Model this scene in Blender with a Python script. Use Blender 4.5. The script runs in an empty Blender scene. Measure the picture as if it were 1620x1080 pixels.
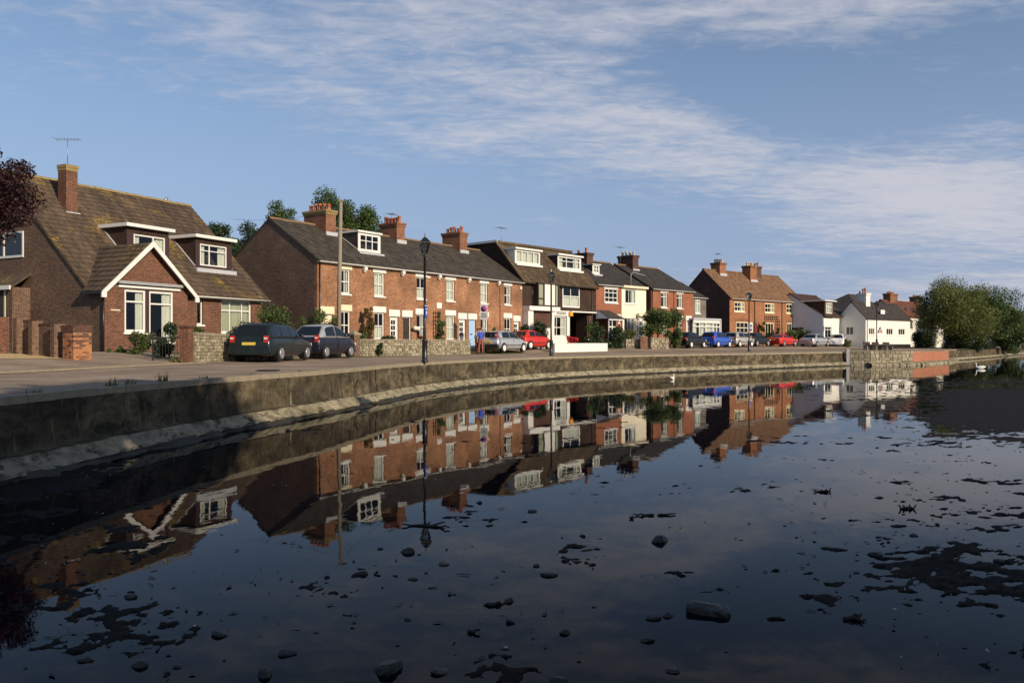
import bpy, math, random
import numpy as np
from mathutils import Vector, Matrix
random.seed(7); rng = np.random.default_rng(7)
sc = bpy.context.scene
C = sc.collection
# ------------------------------------------------------------------ camera
CAMZ = .84; F = 1260.; HOR = 541.5
cd = bpy.data.cameras.new('camera'); cam = bpy.data.objects.new('camera', cd); C.objects.link(cam)
cam.location = (0, 0, CAMZ); cam.rotation_euler = (math.radians(90), 0, 0)
cd.sensor_width = 36; cd.lens = F/1620*36; cd.shift_y = (HOR-540)/1620; cd.clip_start = .1; cd.clip_end = 3000
sc.camera = cam
# ------------------------------------------------------------------ sun and sky
SUN_EL = math.radians(24); sdir = Vector((.72, -.69, 0)).normalized()      # plan direction towards the sun
sd = bpy.data.lights.new('sun', 'SUN'); sd.energy = 5.0; sd.angle = math.radians(.6); sd.color = (1, .84, .63)
so = bpy.data.objects.new('sun', sd); C.objects.link(so)
tosun = Vector((sdir.x*math.cos(SUN_EL), sdir.y*math.cos(SUN_EL), math.sin(SUN_EL)))
so.rotation_euler = tosun.to_track_quat('Z', 'Y').to_euler()
w = bpy.data.worlds.new('World'); sc.world = w; w.use_nodes = True
nt = w.node_tree; N = nt.nodes; Lk = nt.links; N.clear()
def wn(t, **k):
    n = N.new(t)
    for a, b in k.items(): setattr(n, a, b)
    return n
def math_(op, a, b=None, c=None, clamp=False):
    n = wn('ShaderNodeMath', operation=op); n.use_clamp = clamp
    for i, x in enumerate((a, b, c)):
        if x is None: continue
        if isinstance(x, (int, float)): n.inputs[i].default_value = x
        else: Lk.new(x, n.inputs[i])
    return n.outputs[0]
sky = wn('ShaderNodeTexSky', sky_type='NISHITA', sun_disc=False)
sky.sun_elevation = SUN_EL; sky.sun_rotation = math.atan2(tosun.x, tosun.y)
sky.air_density = 1.0; sky.dust_density = 1.0; sky.ozone_density = 2.2
geo = wn('ShaderNodeNewGeometry'); vm = wn('ShaderNodeVectorMath', operation='SCALE'); vm.inputs[3].default_value = -1
Lk.new(geo.outputs['Incoming'], vm.inputs[0])
sx = wn('ShaderNodeSeparateXYZ'); Lk.new(vm.outputs[0], sx.inputs[0])
zz = math_('MAXIMUM', sx.outputs[2], 0.0); den = math_('ADD', zz, .10)
cx = math_('DIVIDE', sx.outputs[0], den); cy = math_('DIVIDE', sx.outputs[1], den)
cv = wn('ShaderNodeCombineXYZ'); Lk.new(cx, cv.inputs[0]); Lk.new(cy, cv.inputs[1])
def wnoise(scale, detail, rough, loc=(0, 0, 0), rot=0, sc3=(1, 1, 1), dist=0):
    mp = wn('ShaderNodeMapping'); mp.inputs['Location'].default_value = loc; mp.inputs['Rotation'].default_value = (0, 0, rot); mp.inputs['Scale'].default_value = sc3
    Lk.new(cv.outputs[0], mp.inputs[0])
    t = wn('ShaderNodeTexNoise'); t.inputs['Scale'].default_value = scale; t.inputs['Detail'].default_value = detail; t.inputs['Roughness'].default_value = rough; t.inputs['Distortion'].default_value = dist
    Lk.new(mp.outputs[0], t.inputs[0]); return t.outputs[0]
CL_LOC = (0.55, 0.1, 0); big = wnoise(.62, 3, .5, CL_LOC, math.radians(20), (1, .8, 1))
mid = wnoise(2.2, 6, .62, (3, 1, 0), math.radians(-25), (.7, 1.4, 1), .5)
fine = wnoise(11., 5, .62, (7, 2, 0), math.radians(-35), (.8, 1.5, 1), .6)
def blob(c, rot, sc3, amp):
    mp = wn('ShaderNodeMapping', vector_type='TEXTURE'); mp.inputs['Location'].default_value = (*c, 0); mp.inputs['Rotation'].default_value = (0, 0, rot); mp.inputs['Scale'].default_value = (*sc3, 1); Lk.new(cv.outputs[0], mp.inputs[0])
    ln = wn('ShaderNodeVectorMath', operation='LENGTH'); Lk.new(mp.outputs[0], ln.inputs[0])
    r_ = wn('ShaderNodeMapRange'); r_.interpolation_type = 'SMOOTHSTEP'; r_.inputs[1].default_value = 0; r_.inputs[2].default_value = 1; r_.inputs[3].default_value = amp; r_.inputs[4].default_value = 0; Lk.new(ln.outputs['Value'], r_.inputs[0]); return r_.outputs[0]
bank1 = math_('ADD', blob((.05, 2.65), math.radians(15), (1.2, .70), .52), blob((1.75, 3.35), math.radians(38), (1.9, 1.25), .74)); bank1 = math_('ADD', bank1, blob((-.3, 1.9), math.radians(-10), (1.6, .7), .36)); bank1 = math_('ADD', bank1, blob((1.0, 1.75), math.radians(-28), (1.6, .40), .34)); bank1 = math_('SUBTRACT', bank1, blob((-1.6, 3.0), 0, (1.2, 1.5), .25)); bank1 = math_('SUBTRACT', bank1, blob((.9, 2.45), math.radians(32), (1.0, .36), .50)); bank1 = math_('ADD', bank1, blob((3.2, 5.6), math.radians(30), (3.2, 2.2), .42))
cov = math_('ADD', math_('ADD', math_('MULTIPLY', big, .85), bank1), math_('ADD', math_('MULTIPLY', mid, 1.15), math_('MULTIPLY', fine, .80)))
ramp = wn('ShaderNodeMapRange'); ramp.interpolation_type = 'SMOOTHSTEP'; ramp.inputs[1].default_value = 1.4600000000000002; ramp.inputs[2].default_value = 2.22; ramp.inputs[4].default_value = .82
Lk.new(cov, ramp.inputs[0])
hz = wn('ShaderNodeMapRange'); hz.interpolation_type = 'SMOOTHSTEP'; hz.inputs[1].default_value = 0.0; hz.inputs[2].default_value = .42; hz.inputs[3].default_value = .80; hz.inputs[4].default_value = .12
Lk.new(zz, hz.inputs[0])
hm = wn('ShaderNodeMixRGB'); hm.inputs[2].default_value = (2.45, 3.15, 5.0, 1); Lk.new(hz.outputs[0], hm.inputs[0]); Lk.new(sky.outputs[0], hm.inputs[1])
fac = ramp.outputs[0]
mx = wn('ShaderNodeMixRGB'); mx.inputs[2].default_value = (5.3, 5.25, 5.7, 1); Lk.new(fac, mx.inputs[0])
Lk.new(hm.outputs[0], mx.inputs[1])
bg = wn('ShaderNodeBackground'); bg.inputs[1].default_value = .118; Lk.new(mx.outputs[0], bg.inputs[0])
wo = wn('ShaderNodeOutputWorld'); Lk.new(bg.outputs[0], wo.inputs[0])
vs = sc.view_settings; vs.view_transform = 'Standard'; vs.look = 'None'; vs.exposure = 0; vs.gamma = 1
sc.cycles.max_bounces = 6; sc.cycles.transparent_max_bounces = 12
# ------------------------------------------------------------------ materials
def lin(c): return tuple(((x/255)/12.92 if x/255 <= .04045 else ((x/255+.055)/1.055)**2.4) for x in c)
MATS = {}
class NB:
    def __init__(s, name):
        s.m = bpy.data.materials.new(name); s.m.use_nodes = True; s.t = s.m.node_tree; s.n = s.t.nodes; s.l = s.t.links
        s.b = s.n['Principled BSDF']; s.out = s.n['Material Output']; MATS[name] = s.m
    def add(s, t, **k):
        n = s.n.new(t)
        for a, b in k.items(): setattr(n, a, b)
        return n
    def noise(s, src, scale, detail=4, rough=.55, sc3=None, dist=0):
        if sc3:
            mp = s.add('ShaderNodeMapping'); mp.inputs['Scale'].default_value = sc3; s.l.new(src, mp.inputs[0]); src = mp.outputs[0]
        t = s.add('ShaderNodeTexNoise'); t.inputs['Scale'].default_value = scale; t.inputs['Detail'].default_value = detail; t.inputs['Roughness'].default_value = rough; t.inputs['Distortion'].default_value = dist
        s.l.new(src, t.inputs[0]); return t.outputs[0]
    def rmp(s, src, a, b, lo=0., hi=1.):
        r = s.add('ShaderNodeMapRange'); r.interpolation_type = 'SMOOTHSTEP'
        for i, x in enumerate((a, b, lo, hi)): r.inputs[i+1].default_value = x
        s.l.new(src, r.inputs[0]); return r.outputs[0]
    def mix(s, fac, a, b, mode='MIX'):
        m = s.add('ShaderNodeMixRGB', blend_type=mode)
        for i, x in enumerate((fac, a, b)):
            if isinstance(x, (int, float)): m.inputs[i].default_value = x
            elif isinstance(x, tuple): m.inputs[i].default_value = (*x[:3], 1)
            else: s.l.new(x, m.inputs[i])
        return m.outputs[0]
    def bump(s, h, strength, dist, prev=None):
        b = s.add('ShaderNodeBump'); b.inputs['Strength'].default_value = strength; b.inputs['Distance'].default_value = dist
        s.l.new(h, b.inputs['Height'])
        if prev: s.l.new(prev, b.inputs['Normal'])
        return b.outputs[0]
    def obj(s): return s.add('ShaderNodeTexCoord').outputs['Object']
    def uv(s): return s.add('ShaderNodeTexCoord').outputs['UV']
    def col(s, x):
        if isinstance(x, tuple): s.b.inputs['Base Color'].default_value = (*x[:3], 1)
        else: s.l.new(x, s.b.inputs['Base Color'])
    def set(s, **k):
        for a, v in k.items(): s.b.inputs[a.replace('_', ' ')].default_value = v
def plain(name, c, rough=.6, var=.25, vscale=3., bump=0, bscale=40., metal=0, coat=0, spec=.5, dirt=0):
    n = NB(name); o = n.obj(); f = n.noise(o, vscale, 5, .6)
    col = n.mix(f, tuple(x*(1-var) for x in c), tuple(min(1, x*(1+var)) for x in c))
    if dirt:
        d = n.rmp(n.noise(n.uv(), 1.3, 6, .65, (3, .5, 1)), .52, .75); dm = n.add('ShaderNodeMath', operation='MULTIPLY'); n.l.new(d, dm.inputs[0]); dm.inputs[1].default_value = dirt
        col = n.mix(dm.outputs[0], col, tuple(x*.35 for x in c))
    n.col(col); n.set(Roughness=rough, Metallic=metal, Coat_Weight=coat, Specular_IOR_Level=spec)
    if bump: n.l.new(n.bump(n.noise(o, bscale, 4, .6), bump, .02), n.b.inputs['Normal'])
    return n.m
def brick(name, c1, c2, mort, var=.35, bw=.225, rh=.075, ms=.011, bstr=.6, stain=.35):
    n = NB(name); uv = n.uv()
    t = n.add('ShaderNodeTexBrick'); n.l.new(uv, t.inputs[0])
    t.inputs['Scale'].default_value = 1; t.inputs['Brick Width'].default_value = bw; t.inputs['Row Height'].default_value = rh
    t.inputs['Mortar Size'].default_value = ms; t.inputs['Mortar Smooth'].default_value = .2; t.inputs['Bias'].default_value = -.1
    t.inputs['Color1'].default_value = (*c1, 1); t.inputs['Color2'].default_value = (*c2, 1); t.inputs['Mortar'].default_value = (*mort, 1)
    big_ = n.rmp(n.noise(uv, .55, 6, .65), .25, .8, 1-stain, 1+stain*.4)
    col = n.mix(1., t.outputs[0], big_, 'MULTIPLY')
    sp = n.rmp(n.noise(uv, 9., 3, .7), .3, .75, 1-var, 1+var*.5)
    col = n.mix(1., col, sp, 'MULTIPLY')
    n.col(col); n.set(Roughness=.85, Specular_IOR_Level=.25)
    inv = n.add('ShaderNodeMath', operation='SUBTRACT'); inv.inputs[0].default_value = 1; n.l.new(t.outputs['Fac'], inv.inputs[1])
    b1 = n.bump(inv.outputs[0], bstr, .012); n.l.new(n.bump(n.noise(uv, 25, 4, .7), .35, .012, b1), n.b.inputs['Normal'])
    return n.m
def tiles(name, c, c2, moss=None, mossamt=.6, rough=.8, streak=.5):
    n = NB(name); uv = n.uv(); o = n.obj()
    r = n.add('ShaderNodeNewGeometry').outputs['Random Per Island']
    col = n.mix(r, c, c2)
    st = n.rmp(n.noise(uv, 2.2, 6, .65, (2.2, .55, 1)), .3, .75, 1-streak, 1+streak*.5)
    col = n.mix(1., col, st, 'MULTIPLY')
    if moss:
        mk = n.rmp(n.noise(o, .55, 7, .68), .66-mossamt*.2, .80-mossamt*.16)
        mk2 = n.rmp(n.noise(o, 7, 4, .7), .42, .62); mm = n.add('ShaderNodeMath', operation='MULTIPLY'); n.l.new(mk, mm.inputs[0]); n.l.new(mk2, mm.inputs[1])
        col = n.mix(mm.outputs[0], col, moss)
    n.col(col); n.set(Roughness=rough, Specular_IOR_Level=.3)
    n.l.new(n.bump(n.noise(o, 30, 4, .7), .4, .015), n.b.inputs['Normal'])
    return n.m
def leaf(name, c, c2, trans=.25):
    n = NB(name); r = n.add('ShaderNodeNewGeometry').outputs['Random Per Island']
    pn = n.rmp(n.noise(n.obj(), 1.1, 3, .6), .3, .7)
    col = n.mix(r, c, c2); col = n.mix(1., col, n.rmp(pn, 0, 1, .65, 1.25), 'MULTIPLY')
    n.col(col); n.set(Roughness=.5, Specular_IOR_Level=.35)
    tr = n.add('ShaderNodeBsdfTranslucent'); n.l.new(col, tr.inputs[0])
    ms = n.add('ShaderNodeMixShader'); ms.inputs[0].default_value = trans; n.l.new(n.b.outputs[0], ms.inputs[1]); n.l.new(tr.outputs[0], ms.inputs[2]); n.l.new(ms.outputs[0], n.out.inputs[0])
    return n.m
def glassm(name, tint, refl=.08):
    n = NB(name); n.n.remove(n.b)
    fr = n.add('ShaderNodeFresnel'); fr.inputs[0].default_value = 1.5
    ad = n.add('ShaderNodeMath', operation='ADD', use_clamp=True); n.l.new(fr.outputs[0], ad.inputs[0]); ad.inputs[1].default_value = refl
    t = n.add('ShaderNodeBsdfTransparent'); t.inputs[0].default_value = (*tint, 1)
    g = n.add('ShaderNodeBsdfGlossy'); g.inputs['Roughness'].default_value = .02; g.inputs[0].default_value = (.95, .97, 1, 1)
    m = n.add('ShaderNodeMixShader'); n.l.new(ad.outputs[0], m.inputs[0]); n.l.new(t.outputs[0], m.inputs[1]); n.l.new(g.outputs[0], m.inputs[2]); n.l.new(m.outputs[0], n.out.inputs[0])
    return n.m
def carpaint(name, c, metal=.0):
    n = NB(name); n.col(n.mix(n.rmp(n.noise(n.obj(), 2.5, 5, .6), .4, .8, 0, .10), c, (.12, .11, .09))); n.set(Roughness=.28, Metallic=metal, Coat_Weight=.22, Coat_Roughness=.06, Specular_IOR_Level=.3); return n.m

brick('brick_bungalow', (.19, .096, .060), (.095, .055, .041), (.25, .20, .15), bstr=.5)
brick('brick_bungalow_red', (.22, .072, .040), (.115, .046, .030), (.22, .16, .115), bstr=.5)
brick('brick_orange', (.46, .188, .084), (.33, .125, .058), (.40, .30, .20), var=.45, stain=.5)
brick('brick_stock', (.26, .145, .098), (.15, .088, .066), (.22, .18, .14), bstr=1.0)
brick('brick_red', (.40, .115, .05), (.29, .082, .04), (.30, .2, .14), var=.3, stain=.25)
brick('brick_big', (.45, .165, .065), (.33, .115, .05), (.30, .2, .13), var=.3, stain=.3)
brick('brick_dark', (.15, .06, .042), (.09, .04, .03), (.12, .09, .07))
brick('brick_pier', (.38, .17, .082), (.13, .07, .05), (.30, .24, .17), stain=.4)
brick('brick_chimney', (.36, .14, .07), (.24, .09, .05), (.22, .17, .12), stain=.5)
brick('tile_hung', (.085, .048, .034), (.055, .034, .027), (.025, .017, .013), bw=.17, rh=.10, ms=.008, bstr=.9, stain=.3)
brick('stone_house', (.26, .23, .19), (.17, .15, .125), (.14, .125, .105), bw=.35, rh=.16, ms=.02)
brick('brick_low_wall', (.50, .17, .085), (.40, .13, .07), (.33, .22, .15), stain=.15)
tiles('tile_brown', (.075, .053, .036), (.13, .09, .06), (.30, .20, .04), .75)
tiles('slate', (.050, .042, .034), (.088, .074, .058), (.10, .085, .05), .35, .7)
tiles('slate_dark', (.040, .035, .030), (.068, .060, .052), (.06, .055, .04), .2, .7)
tiles('tile_mansard', (.075, .05, .032), (.12, .085, .05), (.21, .17, .07), .8)
tiles('tile_clay', (.17, .095, .05), (.25, .14, .075), (.16, .13, .05), .5)
tiles('tile_red', (.20, .07, .04), (.14, .055, .035), None)
tiles('tile_umber', (.085, .045, .03), (.06, .036, .026), None)
n = NB('brick_single'); o = n.obj(); oi = n.add('ShaderNodeObjectInfo').outputs['Random']; c = n.mix(n.rmp(oi, .35, .75), (.44, .19, .085), (.13, .065, .045)); c = n.mix(1., c, n.rmp(n.noise(o, 14, 5, .7), .3, .75, .6, 1.2), 'MULTIPLY'); n.col(c); n.set(Roughness=.9, Specular_IOR_Level=.2); n.l.new(n.bump(n.noise(o, 40, 4, .7), .5, .01), n.b.inputs['Normal'])
plain('mortar', (.30, .25, .17), .9, .2, 8)
plain('white_paint', (.68, .67, .63), .5, .06, 2, dirt=.12)
plain('white_render', (.69, .67, .62), .8, .08, 1.2, .25, 30, dirt=.22)
plain('cream_render', (.76, .70, .54), .85, .06, 1.2, .2, 30, dirt=.12)
plain('cream_paint', (.70, .62, .42), .6, .08, 2)
plain('grey_render', (.62, .63, .66), .85, .06, 1.2, .2, 30, dirt=.1)
plain('black_iron', (.012, .012, .013), .35, .3, 6, spec=.5)
plain('dark_wood', (.035, .022, .017), .6, .3, 5)
plain('purple_trim', (.045, .02, .022), .5, .2, 5)
plain('curtain', (.62, .62, .57), .9, .1, 6)
plain('blind', (.42, .42, .32), .9, .06, 4)
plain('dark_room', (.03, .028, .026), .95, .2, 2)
plain('lead', (.42, .43, .45), .5, .2, 4)
plain('gutter_grey', (.30, .31, .31), .45, .2, 4)
plain('clay_pot', (.40, .13, .055), .8, .25, 5)
plain('pot_pale', (.55, .46, .32), .8, .2, 5)
plain('ridge_clay', (.20, .12, .06), .9, .3, 6)
plain('mortar_lichen', (.25, .18, .075), .9, .4, 6)
plain('blue_door', (.30, .50, .78), .4, .05, 3)
plain('red_door', (.18, .03, .02), .4, .1, 3)
plain('wood_pole', (.24, .20, .15), .85, .3, 2, .4, 20)
plain('bark', (.07, .055, .04), .9, .35, 4, .6, 18)
plain('metal_grey', (.30, .31, .32), .4, .15, 4, metal=.6)
plain('tyre', (.012, .012, .012), .8, .2, 8)
plain('rim', (.46, .46, .47), .35, .1, 8, metal=.7)
plain('hubcap_white', (.62, .62, .62), .4, .1, 8)
plain('plastic_black', (.014, .014, .015), .5, .2, 8)
plain('plate_yellow', (.62, .47, .08), .4, .05, 8)
plain('lamp_red', (.42, .02, .015), .15, .1, 8, coat=.6)
plain('lamp_clear', (.75, .75, .72), .1, .1, 8, coat=.6)
plain('car_dark', (.01, .011, .012), .3, .2, 4)
n = NB('car_glass'); n.col((.008, .010, .011)); n.set(Roughness=.04, Specular_IOR_Level=.5)
carpaint('paint_green', (.008, .016, .018)); carpaint('paint_navy', (.012, .012, .024)); carpaint('paint_silver', (.55, .56, .57), .55)
carpaint('paint_red', (.50, .03, .02)); carpaint('paint_black', (.008, .0085, .009)); carpaint('paint_blue', (.03, .09, .46))
carpaint('paint_champagne', (.50, .49, .44), .45); carpaint('paint_white', (.72, .73, .74))
plain('sign_blue', (.03, .07, .42), .4, .05, 4); plain('sign_red', (.55, .03, .03), .4, .05, 4); plain('sign_grey', (.50, .50, .48), .5, .05, 4)
plain('sign_orange', (.75, .30, .03), .5, .05, 4); plain('letters', (.02, .02, .02), .6, .05, 4); plain('letters_white', (.8, .8, .8), .6, .05, 4)
glassm('pane', (.78, .82, .80), .0); glassm('lamp_glass', (.80, .84, .84), .12)
leaf('leaf_green', (.055, .10, .025), (.10, .14, .04), .3); leaf('leaf_dark', (.022, .045, .016), (.045, .075, .024))
leaf('leaf_willow', (.10, .13, .035), (.19, .20, .06), .4); leaf('leaf_olive', (.10, .12, .03), (.17, .17, .05))
leaf('leaf_purple', (.020, .008, .011), (.045, .014, .016), .1); leaf('leaf_brown', (.12, .075, .03), (.20, .14, .05))
leaf('leaf_red', (.30, .03, .02), (.42, .06, .03)); leaf('petal_pink', (.55, .12, .16), (.7, .3, .3)); leaf('petal_white', (.7, .68, .62), (.75, .7, .6)); leaf('petal_red', (.55, .03, .03), (.62, .06, .07))
leaf('grass', (.07, .10, .025), (.14, .16, .05))
plain('skin', (.50, .28, .20), .5, .08, 9); plain('shirt_blue', (.03, .07, .42), .8, .12, 9); plain('shirt_white', (.70, .69, .68), .8, .1, 9)
plain('trousers_red', (.27, .07, .06), .85, .15, 9); plain('hair_brown', (.10, .04, .02), .6, .2, 12)
plain('feather', (.82, .81, .77), .7, .05, 9); plain('beak', (.65, .22, .03), .5, .1, 9)
plain('rock', (.022, .020, .015), .5, .6, 6, .9, 16); plain('driftwood', (.02, .017, .014), .7, .3, 9)
plain('bleached_shell', (.4, .4, .38), .6, .1, 9)

# ground surfaces
n = NB('asphalt'); o = n.obj(); c = n.mix(n.rmp(n.noise(o, .45, 7, .7), .35, .65), (.215, .162, .118), (.33, .255, .185)); c = n.mix(n.rmp(n.noise(o, 2.4, 5, .7), .55, .78, 0, .5), c, (.14, .108, .082))
n.col(c); n.set(Roughness=.9, Specular_IOR_Level=.2); n.l.new(n.bump(n.noise(o, 60, 3, .7), .5, .01), n.b.inputs['Normal'])
n = NB('gravel'); o = n.obj(); c = n.mix(n.noise(o, 28, 4, .75), (.38, .27, .13), (.66, .52, .30)); n.col(c); n.set(Roughness=.95, Specular_IOR_Level=.1); n.l.new(n.bump(n.noise(o, 35, 3, .7), .9, .02), n.b.inputs['Normal'])
n = NB('earth'); o = n.obj(); c = n.mix(n.rmp(n.noise(o, .5, 6, .6), .35, .65), (.11, .10, .05), (.075, .095, .03)); n.col(c); n.set(Roughness=.95, Specular_IOR_Level=.1); n.l.new(n.bump(n.noise(o, 9, 4, .7), .7, .05), n.b.inputs['Normal'])
plain('kerb_stone', (.25, .21, .145), .85, .5, 5, .4, 25)
n = NB('quay_concrete'); uv = n.uv(); o = n.obj()
base = n.mix(n.rmp(n.noise(uv, 2.3, 8, .72), .32, .68), (.078, .060, .036), (.205, .165, .10))
dk = n.rmp(n.noise(uv, 1.5, 9, .76, (.8, 1.3, 1), .3), .40, .62); base = n.mix(dk, base, (.030, .025, .016))
blot = n.rmp(n.noise(uv, .35, 4, .6), .42, .62, 0, .65); base = n.mix(blot, base, (.035, .030, .020))
stq = n.rmp(n.noise(uv, 3.0, 7, .72, (2.6, .16, 1)), .56, .70, 0, .65); base = n.mix(stq, base, (.34, .285, .185))
dst = n.rmp(n.noise(uv, 4.5, 7, .72, (2.2, .12, 1)), .55, .68, 0, .7); base = n.mix(dst, base, (.035, .028, .018))
gr = n.rmp(n.noise(uv, .9, 6, .65), .60, .72, 0, .55); base = n.mix(gr, base, (.085, .085, .03))
rr = n.rmp(n.noise(uv, 1.9, 6, .7), .68, .75, 0, .5); base = n.mix(rr, base, (.20, .08, .03))
sp = n.rmp(n.noise(uv, 7.5, 6, .78), .66, .73, 0, .75); base = n.mix(sp, base, (.46, .42, .33))
n.col(base); n.set(Roughness=.9, Specular_IOR_Level=.2)
b1 = n.bump(n.noise(uv, 4, 9, .74), 1., .06); n.l.new(n.bump(n.noise(uv, 28, 5, .7), .6, .015, b1), n.b.inputs['Normal'])
n = NB('footing_concrete'); uv = n.uv()
base = n.mix(n.rmp(n.noise(uv, 2.6, 8, .74), .3, .7), (.18, .155, .10), (.40, .355, .25))
crk = n.rmp(n.noise(uv, 2.4, 9, .78, (.7, 1.4, 1), .6), .49, .62); base = n.mix(crk, base, (.050, .040, .022))
og = n.rmp(n.noise(uv, .7, 6, .65), .50, .66, 0, .7); base = n.mix(og, base, (.13, .115, .05))
n.col(base); n.set(Roughness=.85, Specular_IOR_Level=.25); n.l.new(n.bump(n.noise(uv, 6, 8, .76), 1., .07), n.b.inputs['Normal'])
n = NB('algae_toe'); uv = n.uv(); n.col(n.mix(n.noise(uv, 3, 6, .7), (.012, .011, .006), (.05, .042, .02))); n.set(Roughness=.6); n.l.new(n.bump(n.noise(uv, 7, 5, .7), .8, .05), n.b.inputs['Normal'])
n = NB('flint'); o = n.obj(); v_ = n.add('ShaderNodeTexVoronoi'); v_.inputs['Scale'].default_value = 7; n.l.new(o, v_.inputs[0])
rn = n.add('ShaderNodeNewGeometry').outputs['Random Per Island']; c = n.mix(rn, (.16, .135, .09), (.42, .37, .27)); c = n.mix(n.rmp(n.noise(o, 6, 5, .7), .35, .7, 0, .6), c, (.12, .11, .06)); n.col(c); n.set(Roughness=.85); n.l.new(n.bump(n.noise(o, 18, 4, .7), .6, .03), n.b.inputs['Normal'])
n = NB('mud'); o = n.obj(); n.col(n.mix(n.noise(o, 5, 6, .7), (.006, .005, .004), (.019, .015, .011))); n.set(Roughness=.8, Specular_IOR_Level=.12); n.l.new(n.bump(n.noise(o, 12, 6, .75), .9, .05), n.b.inputs['Normal'])
n = NB('water'); o = n.obj()
n.col((.0025, .0032, .006)); n.set(Roughness=.012, IOR=1.333, Specular_IOR_Level=.09)
w1 = n.noise(o, .9, 3, .5, (1, .45, 1)); w2 = n.noise(o, 7, 3, .55, (1, .5, 1))
b1 = n.bump(w1, .16, .03); n.l.new(n.bump(w2, .10, .004, b1), n.b.inputs['Normal'])

# ------------------------------------------------------------------ mesh helpers
class MB:
    def __init__(s): s.v = []; s.f = []; s.sm = []
    def q(s, *p, smooth=False):
        i = len(s.v); s.v += [tuple(x) for x in p]; s.f.append(tuple(range(i, i+len(p)))); s.sm.append(smooth); return s
    def box(s, x0, x1, y0, y1, z0, z1):
        i = len(s.v)
        s.v += [(x, y, z) for z in (z0, z1) for y in (y0, y1) for x in (x0, x1)]
        for f in ((0, 2, 3, 1), (4, 5, 7, 6), (0, 1, 5, 4), (2, 6, 7, 3), (0, 4, 6, 2), (1, 3, 7, 5)):
            s.f.append(tuple(i+k for k in f)); s.sm.append(False)
        return s
    def bar(s, a, b, w, h=None, up=(0, 0, 1)):
        a = Vector(a); b = Vector(b); d = (b-a).normalized(); u = Vector(up); h = h or w
        r = d.cross(u)
        if r.length < 1e-4: r = d.cross(Vector((1, 0, 0)))
        r.normalize(); u = r.cross(d).normalized(); r = r*w/2; u = u*h/2; i = len(s.v)
        for p in (a, b): s.v += [tuple(p-r-u), tuple(p+r-u), tuple(p+r+u), tuple(p-r+u)]
        for f in ((0, 1, 2, 3), (7, 6, 5, 4), (0, 4, 5, 1), (1, 5, 6, 2), (2, 6, 7, 3), (3, 7, 4, 0)): s.f.append(tuple(i+k for k in f)); s.sm.append(False)
        return s
    def loft(s, rings, close=True, caps=True, smooth=True):
        i = len(s.v); n = len(rings[0])
        for r in rings: s.v += [tuple(p) for p in r]
        for a in range(len(rings)-1):
            for k in range(n if close else n-1):
                k2 = (k+1) % n; s.f.append((i+a*n+k, i+a*n+k2, i+(a+1)*n+k2, i+(a+1)*n+k)); s.sm.append(smooth)
        if caps and close:
            s.f.append(tuple(i+k for k in reversed(range(n)))); s.sm.append(False)
            s.f.append(tuple(i+(len(rings)-1)*n+k for k in range(n))); s.sm.append(False)
        return s
    def tube(s, pts, rad, n=8, caps=True):
        pts = [Vector(p) for p in pts]
        if not isinstance(rad, (list, tuple)): rad = [rad]*len(pts)
        rings = []; ref = None
        for i, p in enumerate(pts):
            d = (pts[min(i+1, len(pts)-1)]-pts[max(i-1, 0)]).normalized()
            if ref is None: ref = d.orthogonal().normalized()
            ref = (ref-d*ref.dot(d)).normalized(); b = d.cross(ref)
            rings.append([p+(ref*math.cos(2*math.pi*k/n)+b*math.sin(2*math.pi*k/n))*rad[i] for k in range(n)])
        return s.loft(rings, True, caps)
    def lathe(s, prof, c=(0, 0, 0), n=16, axis='z'):
        rings = []
        for r, h in prof:
            ring = []
            for k in range(n):
                a = 2*math.pi*k/n; x, y = r*math.cos(a), r*math.sin(a)
                ring.append((c[0]+x, c[1]+y, c[2]+h) if axis == 'z' else (c[0]+x, c[1]+h, c[2]+y))
            rings.append(ring)
        return s.loft(rings)
    def build(s, name, mat, parent=None, smooth_angle=None):
        me = bpy.data.meshes.new(name); me.from_pydata(s.v, [], s.f); me.validate()
        me.polygons.foreach_set('use_smooth', s.sm if len(s.sm) == len(me.polygons) else [False]*len(me.polygons))
        mats = mat if isinstance(mat, list) else [mat]
        for m in mats: me.materials.append(MATS[m] if isinstance(m, str) else m)
        uvl = me.uv_layers.new(name='UVMap').data; Z = Vector((0, 0, 1))
        for p in me.polygons:
            nn = p.normal
            t = Z.cross(nn) if abs(nn.z) < .98 else Vector((1, 0, 0))
            t.normalize(); bt = nn.cross(t)
            for li in p.loop_indices:
                co = me.vertices[me.loops[li].vertex_index].co; uvl[li].uv = (co.dot(t), co.dot(bt))
        ob = bpy.data.objects.new(name, me); C.objects.link(ob)
        if parent: ob.parent = parent
        return ob
def thing(name, label, cat, loc=(0, 0, 0), rz=0, group=None):
    o = bpy.data.objects.new(name, None); C.objects.link(o); o.location = loc; o.rotation_euler = (0, 0, rz); o.empty_display_size = .2
    return tag(o, label, cat, group)
def tag(o, label, cat, group=None):
    o['label'] = label; o['category'] = cat
    if group: o['group'] = group
    return o
def struct(o): o['kind'] = 'structure'; return o
def stuff(o): o['kind'] = 'stuff'; return o
def at(px, py, Z): return Vector(((px-810)/F*Z, Z, CAMZ+(HOR-py)/F*Z))
def atz(px, Z, z=0): return Vector(((px-810)/F*Z, Z, z))
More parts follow.
